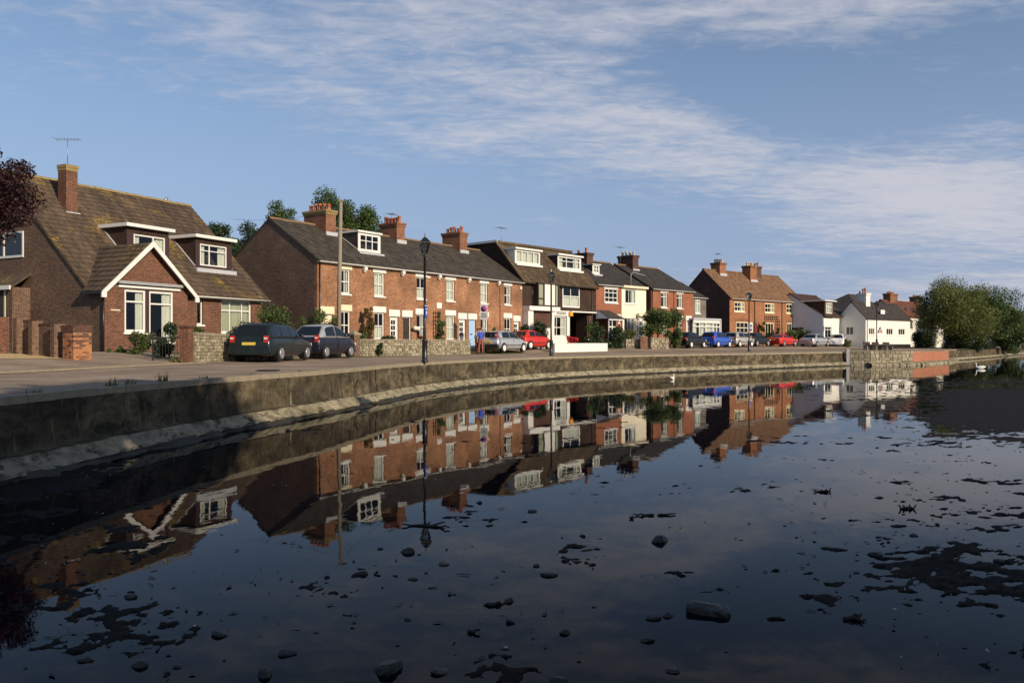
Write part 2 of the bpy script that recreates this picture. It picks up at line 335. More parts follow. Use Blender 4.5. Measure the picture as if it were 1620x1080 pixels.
class Fr:
    def __init__(s, x, y, tan):
        a = math.atan(tan); s.o = (x, y); s.d = (math.sin(a), math.cos(a)); s.b = (-s.d[1], s.d[0]); s.rz = math.atan2(s.d[1], s.d[0])
    def face(s, px, py, v=0):
        r = ((px-810)/F, 1.); t = (s.o[0]*s.b[0]+s.o[1]*s.b[1]+v)/(r[0]*s.b[0]+r[1]*s.b[1])
        return (r[0]*t-s.o[0])*s.d[0]+(t-s.o[1])*s.d[1], CAMZ+t*(HOR-py)/F
    def U(s, px, v=0): return s.face(px, 500, v)[0]
    def w(s, u, v, z=0): return Vector((s.o[0]+u*s.d[0]+v*s.b[0], s.o[1]+u*s.d[1]+v*s.b[1], z))
def vnoise(x, y, seed=0):
    x = np.asarray(x, float); y = np.asarray(y, float); xi = np.floor(x).astype(np.int64); yi = np.floor(y).astype(np.int64); fx = x-xi; fy = y-yi
    fx = fx*fx*(3-2*fx); fy = fy*fy*(3-2*fy)
    def h(a, b):
        k = (a*374761393+b*668265263+seed*982451653) & 0x7fffffff; k = ((k ^ (k >> 13))*1274126177) & 0x7fffffff; return ((k ^ (k >> 16)) & 0xffff)/65535.
    return (h(xi, yi)*(1-fx)+h(xi+1, yi)*fx)*(1-fy)+(h(xi, yi+1)*(1-fx)+h(xi+1, yi+1)*fx)*fy
def fbm(x, y, oct=5, seed=0, gain=.5):
    a = 1.; t = 0.; s = 0.
    for i in range(oct): t = t+a*vnoise(np.asarray(x)*2**i+i*17.3, np.asarray(y)*2**i+i*9.1, seed+i); s += a; a *= gain
    return t/s
# ------------------------------------------------------------------ the setting
WZ = -1.21
TP = [(-9.4, -40), (-8.6, -10), (-8.0, 6), (-7.69, 12), (-7.37, 15.2), (-6.75, 18.9), (-5.65, 23.3), (-3.7, 33), (-.9, 40), (3.0, 46.6), (11.2, 55), (20.5, 63), (30.3, 71.4), (49, 89.5), (84.5, 133), (160, 228), (420, 560)]
def catmull(P, step):
    out = []
    for i in range(len(P)-1):
        p0, p1, p2, p3 = [np.array(P[min(max(j, 0), len(P)-1)], float) for j in (i-1, i, i+1, i+2)]
        L = np.linalg.norm(p2-p1); n_ = max(2, int(L/step(p1[1])))
        t0 = 0.; t1 = t0+max(np.linalg.norm(p1-p0), 1e-3)**.5; t2 = t1+L**.5; t3 = t2+max(np.linalg.norm(p3-p2), 1e-3)**.5
        for k in range(n_):
            t = t1+(t2-t1)*k/n_
            if i == 0 or i == len(P)-2: out.append(p1+(p2-p1)*k/n_); continue
            A1 = (t1-t)/(t1-t0)*p0+(t-t0)/(t1-t0)*p1; A2 = (t2-t)/(t2-t1)*p1+(t-t1)/(t2-t1)*p2; A3 = (t3-t)/(t3-t2)*p2+(t-t2)/(t3-t2)*p3
            B1 = (t2-t)/(t2-t0)*A1+(t-t0)/(t2-t0)*A2; B2 = (t3-t)/(t3-t1)*A2+(t-t1)/(t3-t1)*A3
            out.append((t2-t)/(t2-t1)*B1+(t-t1)/(t2-t1)*B2)
    out.append(np.array(P[-1], float)); return np.array(out)
T = catmull(TP, lambda y: .5 if -2 < y < 95 else 6)
tg = np.gradient(T, axis=0); tg /= np.linalg.norm(tg, axis=1)[:, None]
OUT = np.stack([tg[:, 1], -tg[:, 0]], 1)                       # towards the pond
ARC = np.concatenate([[0], np.cumsum(np.linalg.norm(np.diff(T, axis=0), axis=1))])
DO = [0, 3, 7, 9, 12, 20, 60, 300]; DZ = [0, .02, .10, .28, .45, .5, .7, 2.0]
def landz(x, y):
    d = np.min(np.hypot(T[:, 0]-x, T[:, 1]-y)); return float(np.interp(d, DO, DZ))
def quay_at(y):
    i = int(np.argmin(np.abs(T[:, 1]-y))); return T[i], OUT[i], tg[i]
def tpos(s): return np.array([np.interp(s, ARC, T[:, 0]), np.interp(s, ARC, T[:, 1])]), np.array([np.interp(s, ARC, OUT[:, 0]), np.interp(s, ARC, OUT[:, 1])])
def sweep(prof, sa, sb, step, name, mat, parent, wob=0., seed=0, off=0., wedge=None):
    m = MB(); n_ = max(2, int((sb-sa)/step)+1); S = np.linspace(sa, sb, n_); k = len(prof)
    for s in S:
        p, o = tpos(s)
        for j, (q, z) in enumerate(prof):
            e = wob*(float(fbm(s*1.7, z*4+5, 5, seed, .6))-.5)*2.6*(1 if j or wedge else .4); m.v.append((p[0]+o[0]*(q+e+off), p[1]+o[1]*(q+e+off), z+(e*.45 if z < -.5 and 0 < j else 0)))
    for a in range(n_-1):
        for b in range(k-1): m.f.append((a*k+b, a*k+b+1, (a+1)*k+b+1, (a+1)*k+b)); m.sm.append(True)
    ob = m.build(name, mat, parent); me = ob.data; uvl = me.uv_layers[0].data; zs = np.cumsum([0]+[math.hypot(prof[j+1][0]-prof[j][0], prof[j+1][1]-prof[j][1]) for j in range(k-1)])
    for l in me.loops: uvl[l.index].uv = (S[l.vertex_index//k], -zs[l.vertex_index % k])
    return ob
nT = len(T)
# land in strips parallel to the quay
def strip(name, mat, ds, zoff=0.):
    m = MB(); k = len(ds)
    for i in range(nT):
        for d in ds: m.v.append((T[i, 0]-OUT[i, 0]*d, T[i, 1]-OUT[i, 1]*d, float(np.interp(d, DO, DZ))+zoff))
    for a in range(nT-1):
        for b in range(k-1): m.f.append((a*k+b, (a+1)*k+b, (a+1)*k+b+1, a*k+b+1)); m.sm.append(True)
    return struct(m.build(name, mat))
strip('road', 'asphalt', [.22, 1.5, 3, 5, 6.4])
strip('ground', 'earth', [6.4, 7, 9, 12, 20, 60, 300])
def drape(name, mat, quad, n=14, off=.012):
    m = MB(); A, B, Cc, D = [np.array(p, float) for p in quad]
    for i in range(n+1):
        for j in range(n+1):
            s, t = i/n, j/n; p = (A*(1-s)+B*s)*(1-t)+(D*(1-s)+Cc*s)*t; m.v.append((p[0], p[1], landz(p[0], p[1])+off))
    for i in range(n):
        for j in range(n): a = i*(n+1)+j; m.f.append((a, a+n+1, a+n+2, a+1)); m.sm.append(True)
    return struct(m.build(name, mat))
drape('driveway', 'asphalt', [(-13.1, 14), (-10.4, 32), (-16.0, 33.5), (-24, 16)], off=.010)
drape('gravel_drive', 'gravel', [(-16.2, 23.0), (-14.55, 26.0), (-20, 29.5), (-30, 22)], off=.022)
drape('forecourt', 'asphalt', [(1.2, 54), (20, 73), (16, 77), (-2, 58.5)], off=.012)
drape('parking_strip', 'asphalt', [(11, 62.5), (42, 92), (37, 97), (6, 67)], off=.020)
m = MB()
for i in range(20): a = np.array((-13.2, 15))+(np.array((-11.1, 28.8))-np.array((-13.2, 15)))*i/20; b = np.array((-13.2, 15))+(np.array((-11.1, 28.8))-np.array((-13.2, 15)))*(i+.985)/20; m.bar((*a, landz(*a)+.02), (*b, landz(*b)+.02), .09, .07)
struct(m.build('kerb', 'kerb_stone'))
# quay wall
qw = thing('quay_wall', 'long stained concrete quay wall curving round the pond edge', 'quay wall', (-8, 6, 0)); qw.location = (0, 0, 0)
sY = lambda y: float(ARC[int(np.argmin(np.abs(T[:, 1]-y)))])
FACE = [(.03, -.10), (.028, -.25), (.035, -.4), (.045, -.55), (.055, -.7), (.07, -.84), (.20, -.875)]
rp = random.Random(5); s_ = sY(-4); bounds = [sY(-30)]
while s_ < sY(94): bounds.append(s_); s_ += rp.uniform(2.6, 5.5)
bounds += [s_, sY(140)]
for sa, sb in zip(bounds, bounds[1:]):
    sweep(FACE, sa+.006, sb-.006, .22 if sb < sY(60) else .5, 'panel', 'quay_concrete', qw, .035, 3, rp.uniform(-.014, .014), True)
sweep([(.0, -.05), (.0, -.9), (.1, -.95)], sY(-30), sY(140), .6, 'backing', 'algae_toe', qw)
sweep([(.16, -.872), (.22, -.90), (.28, -.95), (.35, -1.01), (.42, -1.07), (.48, -1.13)], sY(-30), sY(140), .2, 'footing', 'footing_concrete', qw, .05, 5)
sweep([(.44, -1.10), (.50, -1.17), (.66, -1.222), (1.0, -1.5)], sY(-30), sY(140), .25, 'toe', 'algae_toe', qw, .16, 8)
# coping stones, one by one
lo = int(np.argmin(np.abs(T[:, 1]-7))); s0 = ARC[lo]; k = 0; smax = ARC[int(np.argmin(np.abs(T[:, 1]-92)))]
while s0 < smax:
    L = random.uniform(.8, 1.15); (a, na), (b, nb) = tpos(s0+.006), tpos(s0+L-.006); z = random.uniform(.0, .012); m = MB()
    P = [a+na*.035, a-na*.24, b-nb*.24, b+nb*.035]; o_ = random.uniform(-.008, .008)
    top = [(p[0]+na[0]*o_, p[1]+na[1]*o_, z+.012) for p in P]; bot = [(p[0]+na[0]*o_, p[1]+na[1]*o_, -.11) for p in P]
    m.q(*reversed(top)); m.q(bot[0], bot[3], top[3], top[0]); m.q(bot[1], bot[0], top[0], top[1]); m.q(bot[3], bot[2], top[2], top[3]); m.q(top[1], top[2], bot[2], bot[1])
    m.build('coping_stone', 'kerb_stone', qw); s0 += L
# platform bulge with its rubble and brick faces
PLT = [(30.0, 70.6), (31.6, 70.3), (36.0, 71.6), (43.5, 80.2), (48.0, 86.2), (49.2, 89.4)]
m = MB(); m.q(*[(x, y, .03) for x, y in PLT]+[(44, 88, .03), (27.5, 71, .03)][:0]); struct(m.build('promenade', 'asphalt'))
st = thing('rubble_wall', 'short rubble stone wall below the white cottage, beside the brick parapet', 'wall', (0, 0, 0))
def stone_wall(parent, A, B, z0a, z1a, z0b, z1b, th, sz, mat='flint', core='kerb_stone', seed=1, name='stones', both=False):
    r = random.Random(seed); A = Vector((*A, 0)); B = Vector((*B, 0)); d = (B-A); L = d.length; d.normalize(); nr = Vector((d.y, -d.x, 0)); m = MB(); c = MB()
    P = [A-nr*th, B-nr*th, B-nr*.02, A-nr*.02]; zb = [z0a, z0b, z0b, z0a]; zt = [z1a, z1b, z1b, z1a]
    lo_ = [Vector((p.x, p.y, z)) for p, z in zip(P, zb)]; hi_ = [Vector((p.x, p.y, z)) for p, z in zip(P, zt)]
    c.q(*hi_[::-1]); [c.q(lo_[i], lo_[(i+1) % 4], hi_[(i+1) % 4], hi_[i]) for i in range(4)]
    c.build('core', core, parent)
    rows = int(((z1a-z0a)+(z1b-z0b))/2/sz)+1
    for j in range(rows):
        x = r.uniform(0, sz)*-.5
        while x < L:
            w_ = sz*r.uniform(.8, 1.9); xa = max(x, 0); xb = min(x+w_*.92, L); x += w_
            if xb-xa < sz*.3: continue
            f = (xa+xb)/2/L; zb_ = z0a+(z0b-z0a)*f; zt_ = z1a+(z1b-z1a)*f; h = (zt_-zb_)/rows
            za = zb_+h*j+h*.05; zc = za+h*r.uniform(.82, 1.0); dp = r.uniform(.01, .05); jit = lambda: r.uniform(-.015, .015)
            f4 = [(xa+.012+jit(), za+jit()+.01), (xb-.012+jit(), za+jit()+.01), (xb-.02+jit(), zc+jit()), (xa+.02+jit(), zc+jit())]
            fr_ = [A+d*u+nr*dp+Vector((0, 0, z)) for u, z in f4]; mu = sum(u for u, z in f4)/4; mz = sum(z for u, z in f4)/4
            bk = [A+d*(mu+(u-mu)*1.12)-nr*.03+Vector((0, 0, mz+(z-mz)*1.12)) for u, z in f4]
            i = len(m.v); m.v += [tuple(p) for p in fr_+bk]; m.f += [(i, i+1, i+2, i+3)]+[(i+4+a, i+4+(a+1) % 4, i+(a+1) % 4, i+a) for a in range(4)]; m.sm += [False]*5
    return stuff(m.build(name, mat, parent))
stone_wall(st, (29.9, 70.55), (31.6, 70.25), -1.35, .05, -1.35, .05, .5, .34, seed=3)
stone_wall(st, (31.6, 70.25), (36.0, 71.55), -1.05, .05, -1.05, .05, .5, .34, seed=4, name='stones')
pb = thing('brick_parapet', 'low orange brick parapet wall by the water under the willow', 'wall')
def prism(P, z0, z1, name, mat, parent):
    m = MB(); n_ = len(P); m.q(*[(x, y, z1) for x, y in P]); m.q(*[(x, y, z0) for x, y in reversed(P)])
    for i in range(n_): (x, y), (x2, y2) = P[i], P[(i+1) % n_]; m.q((x, y, z0), (x2, y2, z0), (x2, y2, z1), (x, y, z1))
    return m.build(name, mat, parent)
def wallprism(A, B, th, z0, z1, name, mat, parent):
    A = np.array(A, float); B = np.array(B, float); d = (B-A)/np.linalg.norm(B-A); nl = np.array([-d[1], d[0]])*th
    return prism([tuple(A), tuple(B), tuple(B+nl), tuple(A+nl)], z0, z1, name, mat, parent)
wallprism((36.03, 71.62), (43.5, 80.2), .3, -.92, -.02, 'wall', 'brick_low_wall', pb); wallprism((43.5, 80.2), (45.2, 82.4), .3, -.92, -.02, 'wall', 'brick_low_wall', pb)
wallprism((35.98, 71.55), (45.3, 82.45), .36, -.02, .05, 'coping', 'kerb_stone', pb)
m = MB()
for (a, b) in [((31.4, 70.0), (36.3, 71.3)), ((36.3, 71.3), (43.8, 80.0)), ((43.8, 80.0), (49.6, 89.2))]:
    a, b = np.array(a), np.array(b); d = (b-a)/np.linalg.norm(b-a); o_ = np.array([d[1], -d[0]]); nn_ = 14
    for i in range(nn_):
        p, q = a+(b-a)*i/nn_, a+(b-a)*(i+1)/nn_; e1, e2 = .25+.15*random.random(), .25+.15*random.random()
        m.q((*(p-o_*.3), -.9), (*(p+o_*e1), -1.02), (*(q+o_*e1), -1.02), (*(q-o_*.3), -.9)); m.q((*(p+o_*e1), -1.02), (*(p+o_*(e1+.25)), -1.4), (*(q+o_*(e1+.25)), -1.4), (*(q+o_*e1), -1.02))
m.build('footing', 'footing_concrete', pb)
wp = MB().box(-.14, .14, -.14, .14, -1.4, .25).box(-.17, .17, -.17, .17, .25, .29).build('mooring_post', 'metal_grey'); wp.location = (29.6, 70.3, 0); tag(wp, 'grey square post at the corner of the rubble wall', 'post')
# water sheet
m = MB().q((-60, -60, WZ), (700, -60, WZ), (700, 800, WZ), (-60, 800, WZ)); struct(m.build('pond_water', 'water'))
m = MB().q((-300, -300, -2.2), (1500, -300, -2.2), (1500, 1500, -2.2), (-300, 1500, -2.2)); struct(m.build('pond_bed', 'mud'))
# the bank behind and to the right of the viewer
m = MB(); bank = [(-9.5, -5), (-3, -3.5), (5, -2.5), (13, 1.5), (30, 12), (60, 32), (140, 85), (600, 300), (600, -300), (-60, -300), (-60, -5)]
m.q(*[(x, y, -.35) for x, y in reversed(bank)])
for (x, y), (x2, y2) in zip(bank, bank[1:8]): m.q((x, y, -.35), (x2, y2, -.35), (x2-.0, y2+1.2, -1.5), (x, y+1.2, -1.5))
struct(m.build('bank', 'earth'))
# mud flats: a height field that just breaks the surface
Ys = np.geomspace(3.9, 46, 330); Rs = np.linspace(-.70, .78, 420)
Yg, Rg = np.meshgrid(Ys, Rs, indexing='ij'); Xg = Yg*Rg
def sst(x, a, b): t = np.clip((x-a)/(b-a), 0, 1); return t*t*(3-2*t)
n1 = fbm(Xg*.45, Yg*.60, 5, 11, .55); n2 = fbm(Xg*1.6, Yg*2.4, 5, 23, .6); n3 = fbm(Xg*8, Yg*9, 4, 31, .6)
nz_ = (n1-.5)*.8+(n2-.5)*1.4+(n3-.5)*1.3
qx = np.interp(Yg, T[:, 1], T[:, 0]); dq = Xg-qx
left = sst(-Rg, .30, .52)*(1-sst(Yg, 11.0, 14.5))*.21
leftq = (1-sst(dq, .5, 2.0))*(1-sst(Yg, 12, 18))*.5
right = sst(Rg, .30, .58)*sst(Yg, 4.6, 6.0)*.30+sst(Rg-.0*Yg, .50, .62)*sst(Yg, 17, 22)*(1-sst(Yg, 29, 37))*.75
gap = -.16*sst(Yg, 8.6, 10)*(1-sst(Yg, 15, 18))*sst(Rg, .38, .45)*(1-sst(Rg, .62, .72))
brm = -.14*(1-sst(np.abs(Yg-5.9), .2, .7))*sst(Rg, .40, .5)
H = left+leftq+np.maximum(right+gap+brm, 0)-.30+nz_*.62
hgt = np.where(H > 0, np.tanh(H*2.2)*.026+(n3-.4)*.018*sst(H, 0, .1), H*.25)
m = MB(); nr, nc = Xg.shape
Vv = np.stack([Xg, Yg, WZ+hgt], -1).reshape(-1, 3)
idx = np.arange(nr*nc).reshape(nr, nc); fa = np.stack([idx[:-1, :-1], idx[:-1, 1:], idx[1:, 1:], idx[1:, :-1]], -1)
keep = (np.maximum.reduce([H[:-1, :-1], H[:-1, 1:], H[1:, 1:], H[1:, :-1]]) > -.04)
fa = fa[keep].reshape(-1, 4)
me = bpy.data.meshes.new('mud_flat'); me.from_pydata(Vv.tolist(), [], fa.tolist()); me.materials.append(MATS['mud']); me.polygons.foreach_set('use_smooth', [True]*len(me.polygons))
mo = bpy.data.objects.new('mud_flat', me); C.objects.link(mo); stuff(mo); mo['label'] = 'dark wet mud breaking the surface of the shallow pond'; mo['category'] = 'mud'
# ------------------------------------------------------------------ building helpers (house-local: x = along the front, y = back, z = up)
def front_wall(name, parent, mat, u0, u1, z0, z1, ops, v=0, rev=.14):
    us = sorted({u0, u1, *[a for o in ops for a in o[:2]]}); zs = sorted({z0, z1, *[a for o in ops for a in o[2:4]]}); m = MB()
    us = [a for a in us if u0 <= a <= u1]; zs = [a for a in zs if z0 <= a <= z1]
    for a, b in zip(us, us[1:]):
        for c, d in zip(zs, zs[1:]):
            if any(o[0]-1e-6 <= a and b <= o[1]+1e-6 and o[2]-1e-6 <= c and d <= o[3]+1e-6 for o in ops): continue
            m.q((a, v, c), (b, v, c), (b, v, d), (a, v, d))
    for a, b, c, d in [o[:4] for o in ops]:
        w_ = v+rev
        m.q((a, v, c), (a, w_, c), (a, w_, d), (a, v, d)); m.q((b, w_, c), (b, v, c), (b, v, d), (b, w_, d))
        m.q((a, v, d), (a, w_, d), (b, w_, d), (b, v, d)); m.q((a, v, c), (b, v, c), (b, w_, c), (a, w_, c))
    return m.build(name, mat, parent)
def poly_wall(name, parent, mat, *polys):
    m = MB()
    for p in polys: m.q(*p)
    return m.build(name, mat, parent)
RP = random.Random(99)
def panes(par, u0, u1, z0, z1, us, zs, y):
    U_ = [u0]+sorted(us)+[u1]; Z_ = [z0]+sorted(zs)+[z1]
    for a, b in zip(U_, U_[1:]):
        for c, d in zip(Z_, Z_[1:]):
            e, f = RP.uniform(-.004, .004), RP.uniform(-.004, .004); MB().q((a, y-e-f, c), (b, y+e-f, c), (b, y+e+f, d), (a, y-e+f, d)).build('pane', 'pane', par)
def window(parent, u0, u1, z0, z1, v=0, rec=.08, bv=(.5,), bh=(.5,), fw=.06, mat='white_paint', curtain='net', sill=True, lintel=None, lmat='white_paint', name='window', thick=.05, bw=None):
    m = MB(); a, b = v+rec, v+rec+thick; bw = bw or fw*.6
    m.box(u0, u0+fw, a, b, z0, z1).box(u1-fw, u1, a, b, z0, z1).box(u0+fw, u1-fw, a, b, z0, z0+fw*1.2).box(u0+fw, u1-fw, a, b, z1-fw, z1)
    for t in bv: x = u0+(u1-u0)*t; m.box(x-bw/2, x+bw/2, a+.006, b-.006, z0+fw*1.2, z1-fw)
    for t in bh: z = z0+(z1-z0)*t; m.box(u0+fw, u1-fw, a+.003, b-.003, z-bw*.6, z+bw*.6)
    wo_ = m.build(name, mat, parent)
    panes(wo_, u0+fw*.7, u1-fw*.7, z0+fw*.7, z1-fw*.7, [u0+(u1-u0)*t for t in bv], [z0+(z1-z0)*t for t in bh], b-.014)
    def cur(x0, x1, zz0, zz1, cm='curtain'):
        c = MB(); k = max(4, int((x1-x0)/.06)); y = b+.06
        for i in range(k):
            xa, xb = x0+(x1-x0)*i/k, x0+(x1-x0)*(i+1)/k; ya, yb = y+.03*math.sin(i*1.9), y+.03*math.sin((i+1)*1.9)
            c.q((xa, ya, zz0), (xb, yb, zz0), (xb, yb, zz1), (xa, ya, zz1), smooth=True)
        c.build('curtain', cm, wo_)
    W = u1-u0
    if curtain == 'net': cur(u0+.03, u1-.03, z0+.03, z1-.03)
    elif curtain == 'pair': cur(u0+.03, u0+W*.28, z0+.03, z1-.03); cur(u1-W*.25, u1-.03, z0+.03, z1-.03)
    elif curtain == 'right': cur(u1-W*.4, u1-.03, z0+.03, z1-.03)
    elif curtain == 'blind': cur(u0+.03, u1-.03, z0+.03, z1-.03, 'blind')
    elif curtain == 'half': cur(u0+.03, u1-.03, z0+.03, z0+(z1-z0)*.5)
    if sill: MB().box(u0-.07, u1+.07, v-.07, v+rec+.01, z0-.09, z0-.004).build('sill', mat, wo_)
    if lintel: MB().box(u0-.13, u1+.13, v-.025, v+.05, z1+.003, z1+lintel).build('lintel', lmat, wo_)
    return wo_
def door(parent, u0, u1, z0, z1, v=0, mat='white_paint', rec=.1, lights=True, lintel=.3, lmat='white_paint', name='door', fr=.06):
    m = MB(); a = v+rec; m.box(u0+fr, u1-fr, a+.02, a+.07, z0, z1-fr)
    d = m.build(name, mat, parent)
    f = MB().box(u0, u0+fr, a, a+.09, z0, z1).box(u1-fr, u1, a, a+.09, z0, z1).box(u0+fr, u1-fr, a, a+.09, z1-fr, z1); f.build('frame', 'white_paint', d)
    W = u1-u0-2*fr; p = MB()
    if lights:
        for i in range(2):
            for j in range(3): x = u0+fr+W*(.2+.32*i); z = z0+(z1-z0)*(.42+.17*j); p.box(x, x+W*.26, a+.012, a+.021, z, z+(z1-z0)*.13)
        p.build('glazing', 'car_glass', d)
    else: MB().box(u0+fr+W*.3, u0+fr+W*.7, a+.008, a+.021, z0+.95, z0+1.02).build('letterbox', 'black_iron', d)
    if lintel: MB().box(u0-.1, u1+.1, v-.025, v+.05, z1+.003, z1+lintel).build('lintel', lmat, d)
    MB().box(u0-.02, u1+.02, v-.22, v+rec, z0-.12, z0-.003).build('step', 'kerb_stone', d)
    return d
def courses(parent, O, e, wv, nrm, S, gauge, tw, fL, fR, mat, th=.025, name='tile_course', separate=False, jit=.006, seed=0):
    r = random.Random(seed); O = Vector(O); e = Vector(e).normalized(); wv = Vector(wv).normalized(); nrm = Vector(nrm).normalized(); k = int(math.ceil(S/gauge)); m = MB()
    for i in range(k):
        s0 = i*gauge; s1 = min(S, s0+gauge*1.04)
        if s1-s0 < .02: continue
        a0, b0, a1, b1 = fL(s0), fR(s0), fL(min(s1, S)), fR(min(s1, S))
        if b0-a0 < .03: continue
        off = (i % 2)*tw*.5; x = a0-((a0-off) % tw)
        while x < b0:
            xl, xr = max(x, a0), min(x+tw-.006, b0); x += tw
            if xr-xl < .01: continue
            xl1, xr1 = max(min(xl, b1), a1), min(max(xr, a1), b1); t = th+r.uniform(0, jit); dz = r.uniform(-.014, .014)
            p = [O+e*xl+wv*(s0+dz)+nrm*t, O+e*xr+wv*(s0+dz)+nrm*(t+r.uniform(-jit, jit)*.6), O+e*xr1+wv*s1+nrm*.004, O+e*xl1+wv*s1+nrm*.004]
            lo_ = [O+e*xl+wv*(s0+dz), O+e*xr+wv*(s0+dz)]
            q = len(m.v); m.v += [tuple(z) for z in p+lo_]; m.f += [(q, q+1, q+2, q+3), (q+4, q+5, q+1, q)]; m.sm += [False, False]
        if separate and m.f: m.build(name, mat, parent); m = MB()
    if not separate: return stuff(m.build('tiles', mat, parent))
def slope_front(parent, v0, z0, k, u0, u1, vtop, gauge, tw, mat, sep=False, fL=None, fR=None, seed=0, th=.025):
    c = 1/math.sqrt(1+k*k); S = (vtop-v0)/c
    return courses(parent, (0, v0, z0), (1, 0, 0), (0, c, k*c), (0, -k*c, c), S, gauge, tw, fL or (lambda s: u0), fR or (lambda s: u1), mat, th, separate=sep, seed=seed)
def gable_roof(parent, u0, u1, v0, z0, vr, zr, vb, mat, gauge=.25, tw=.28, sep=False, seed=0, ridge_mat='clay_pot', verge='white_paint', th=.022, ridge=True):
    k = (zr-z0)/(vr-v0); m = MB(); t = .09
    # slab under the tiles
    for (va, za, vc, zc) in ((v0, z0, vr, zr), (vb, z0, vr, zr)):
        m.q((u0, va, za), (u1, va, za), (u1, vc, zc), (u0, vc, zc)); m.q((u0, va, za-t), (u0, vc, zc-t), (u1, vc, zc-t), (u1, va, za-t))
        m.q((u0, va, za-t), (u1, va, za-t), (u1, va, za), (u0, va, za)); m.q((u0, va, za-t), (u0, va, za), (u0, vc, zc), (u0, vc, zc-t)); m.q((u1, va, za-t), (u1, vc, zc-t), (u1, vc, zc), (u1, va, za))
    rf = m.build('roof', mat, parent)
    slope_front(rf, v0-.02, z0-.02*k+.004, k, u0, u1, vr, gauge, tw, mat, sep, seed=seed, th=th)
    if ridge:
        x = u0; r = random.Random(seed); rm = MB()
        while x < u1-.05:
            x2 = min(x+.45, u1); dz = r.uniform(-.008, .012)
            rm.loft([[(xx, vr+.13*math.cos(a), zr-.05+dz+.13*math.sin(a)) for a in np.linspace(0, math.pi, 6)] for xx in (x, x2-.01)], close=False); x = x2
        rm.build('ridge_tiles', ridge_mat, rf)
    return rf
def chimney(parent, u0, u1, v0, v1, zb, zt, pots=4, mat='brick_chimney', pmat='clay_pot', flash=None, cap='brick_chimney', ph=.45, co=.09):
    m = MB().box(u0, u1, v0, v1, zb, zt-.28); ch = m.build('chimney', mat, parent)
    MB().box(u0-co*.5, u1+co*.5, v0-co*.5, v1+co*.5, zt-.28, zt-.14).box(u0-co, u1+co, v0-co, v1+co, zt-.14, zt).build('cap', cap, ch)
    if pots:
        long_u = (u1-u0) > (v1-v0); r = random.Random(int(u0*100))
        for i in range(pots):
            f = (i+.5)/pots; x, y = (u0+(u1-u0)*f, (v0+v1)/2) if long_u else ((u0+u1)/2, v0+(v1-v0)*f); h = ph*r.uniform(.75, 1.15)
            MB().lathe([(.13, 0), (.12, .05), (.105, h*.8), (.13, h*.83), (.13, h), (.09, h), (.09, h-.1)], (x, y, zt), 10).build('pot', pmat if r.random() > .2 else 'clay_pot', ch)
    if flash: MB().box(u0-.06, u1+.06, v0-.12, v0-.004, flash-.1, flash+.16).build('flashing', 'lead', ch)
    return ch
def aerial(parent, p, h, span=.9, rz=0):
    x, y, z = p; m = MB().tube([(x, y, z), (x, y, z+h)], .018, 6); c, s = math.cos(rz), math.sin(rz); a = (x-c*span/2, y-s*span/2, z+h); b = (x+c*span/2, y+s*span/2, z+h+.03); m.bar(a, b, .022)
    for i in range(8): t = i/7; q = [a[j]+(b[j]-a[j])*t for j in range(3)]; l = .26 if i else .4; m.bar((q[0]-s*l, q[1]+c*l, q[2]), (q[0]+s*l, q[1]-c*l, q[2]), .014)
    return m.build('aerial', 'metal_grey', parent)
def gutter(parent, u0, u1, v, z, mat='white_paint', name='gutter', r=.055):
    m = MB().loft([[(x, v+r*math.cos(a), z+r*math.sin(a)) for a in np.linspace(math.pi, 2*math.pi, 6)]+[(x, v+r, z+.012), (x, v-r, z+.012)] for x in (u0, u1)]); return m.build(name, mat, parent)
def pipe(parent, u, v, z0, z1, mat='black_iron', name='downpipe', r=.04): return MB().tube([(u, v, z0), (u, v, z1)], r, 8).build(name, mat, parent)
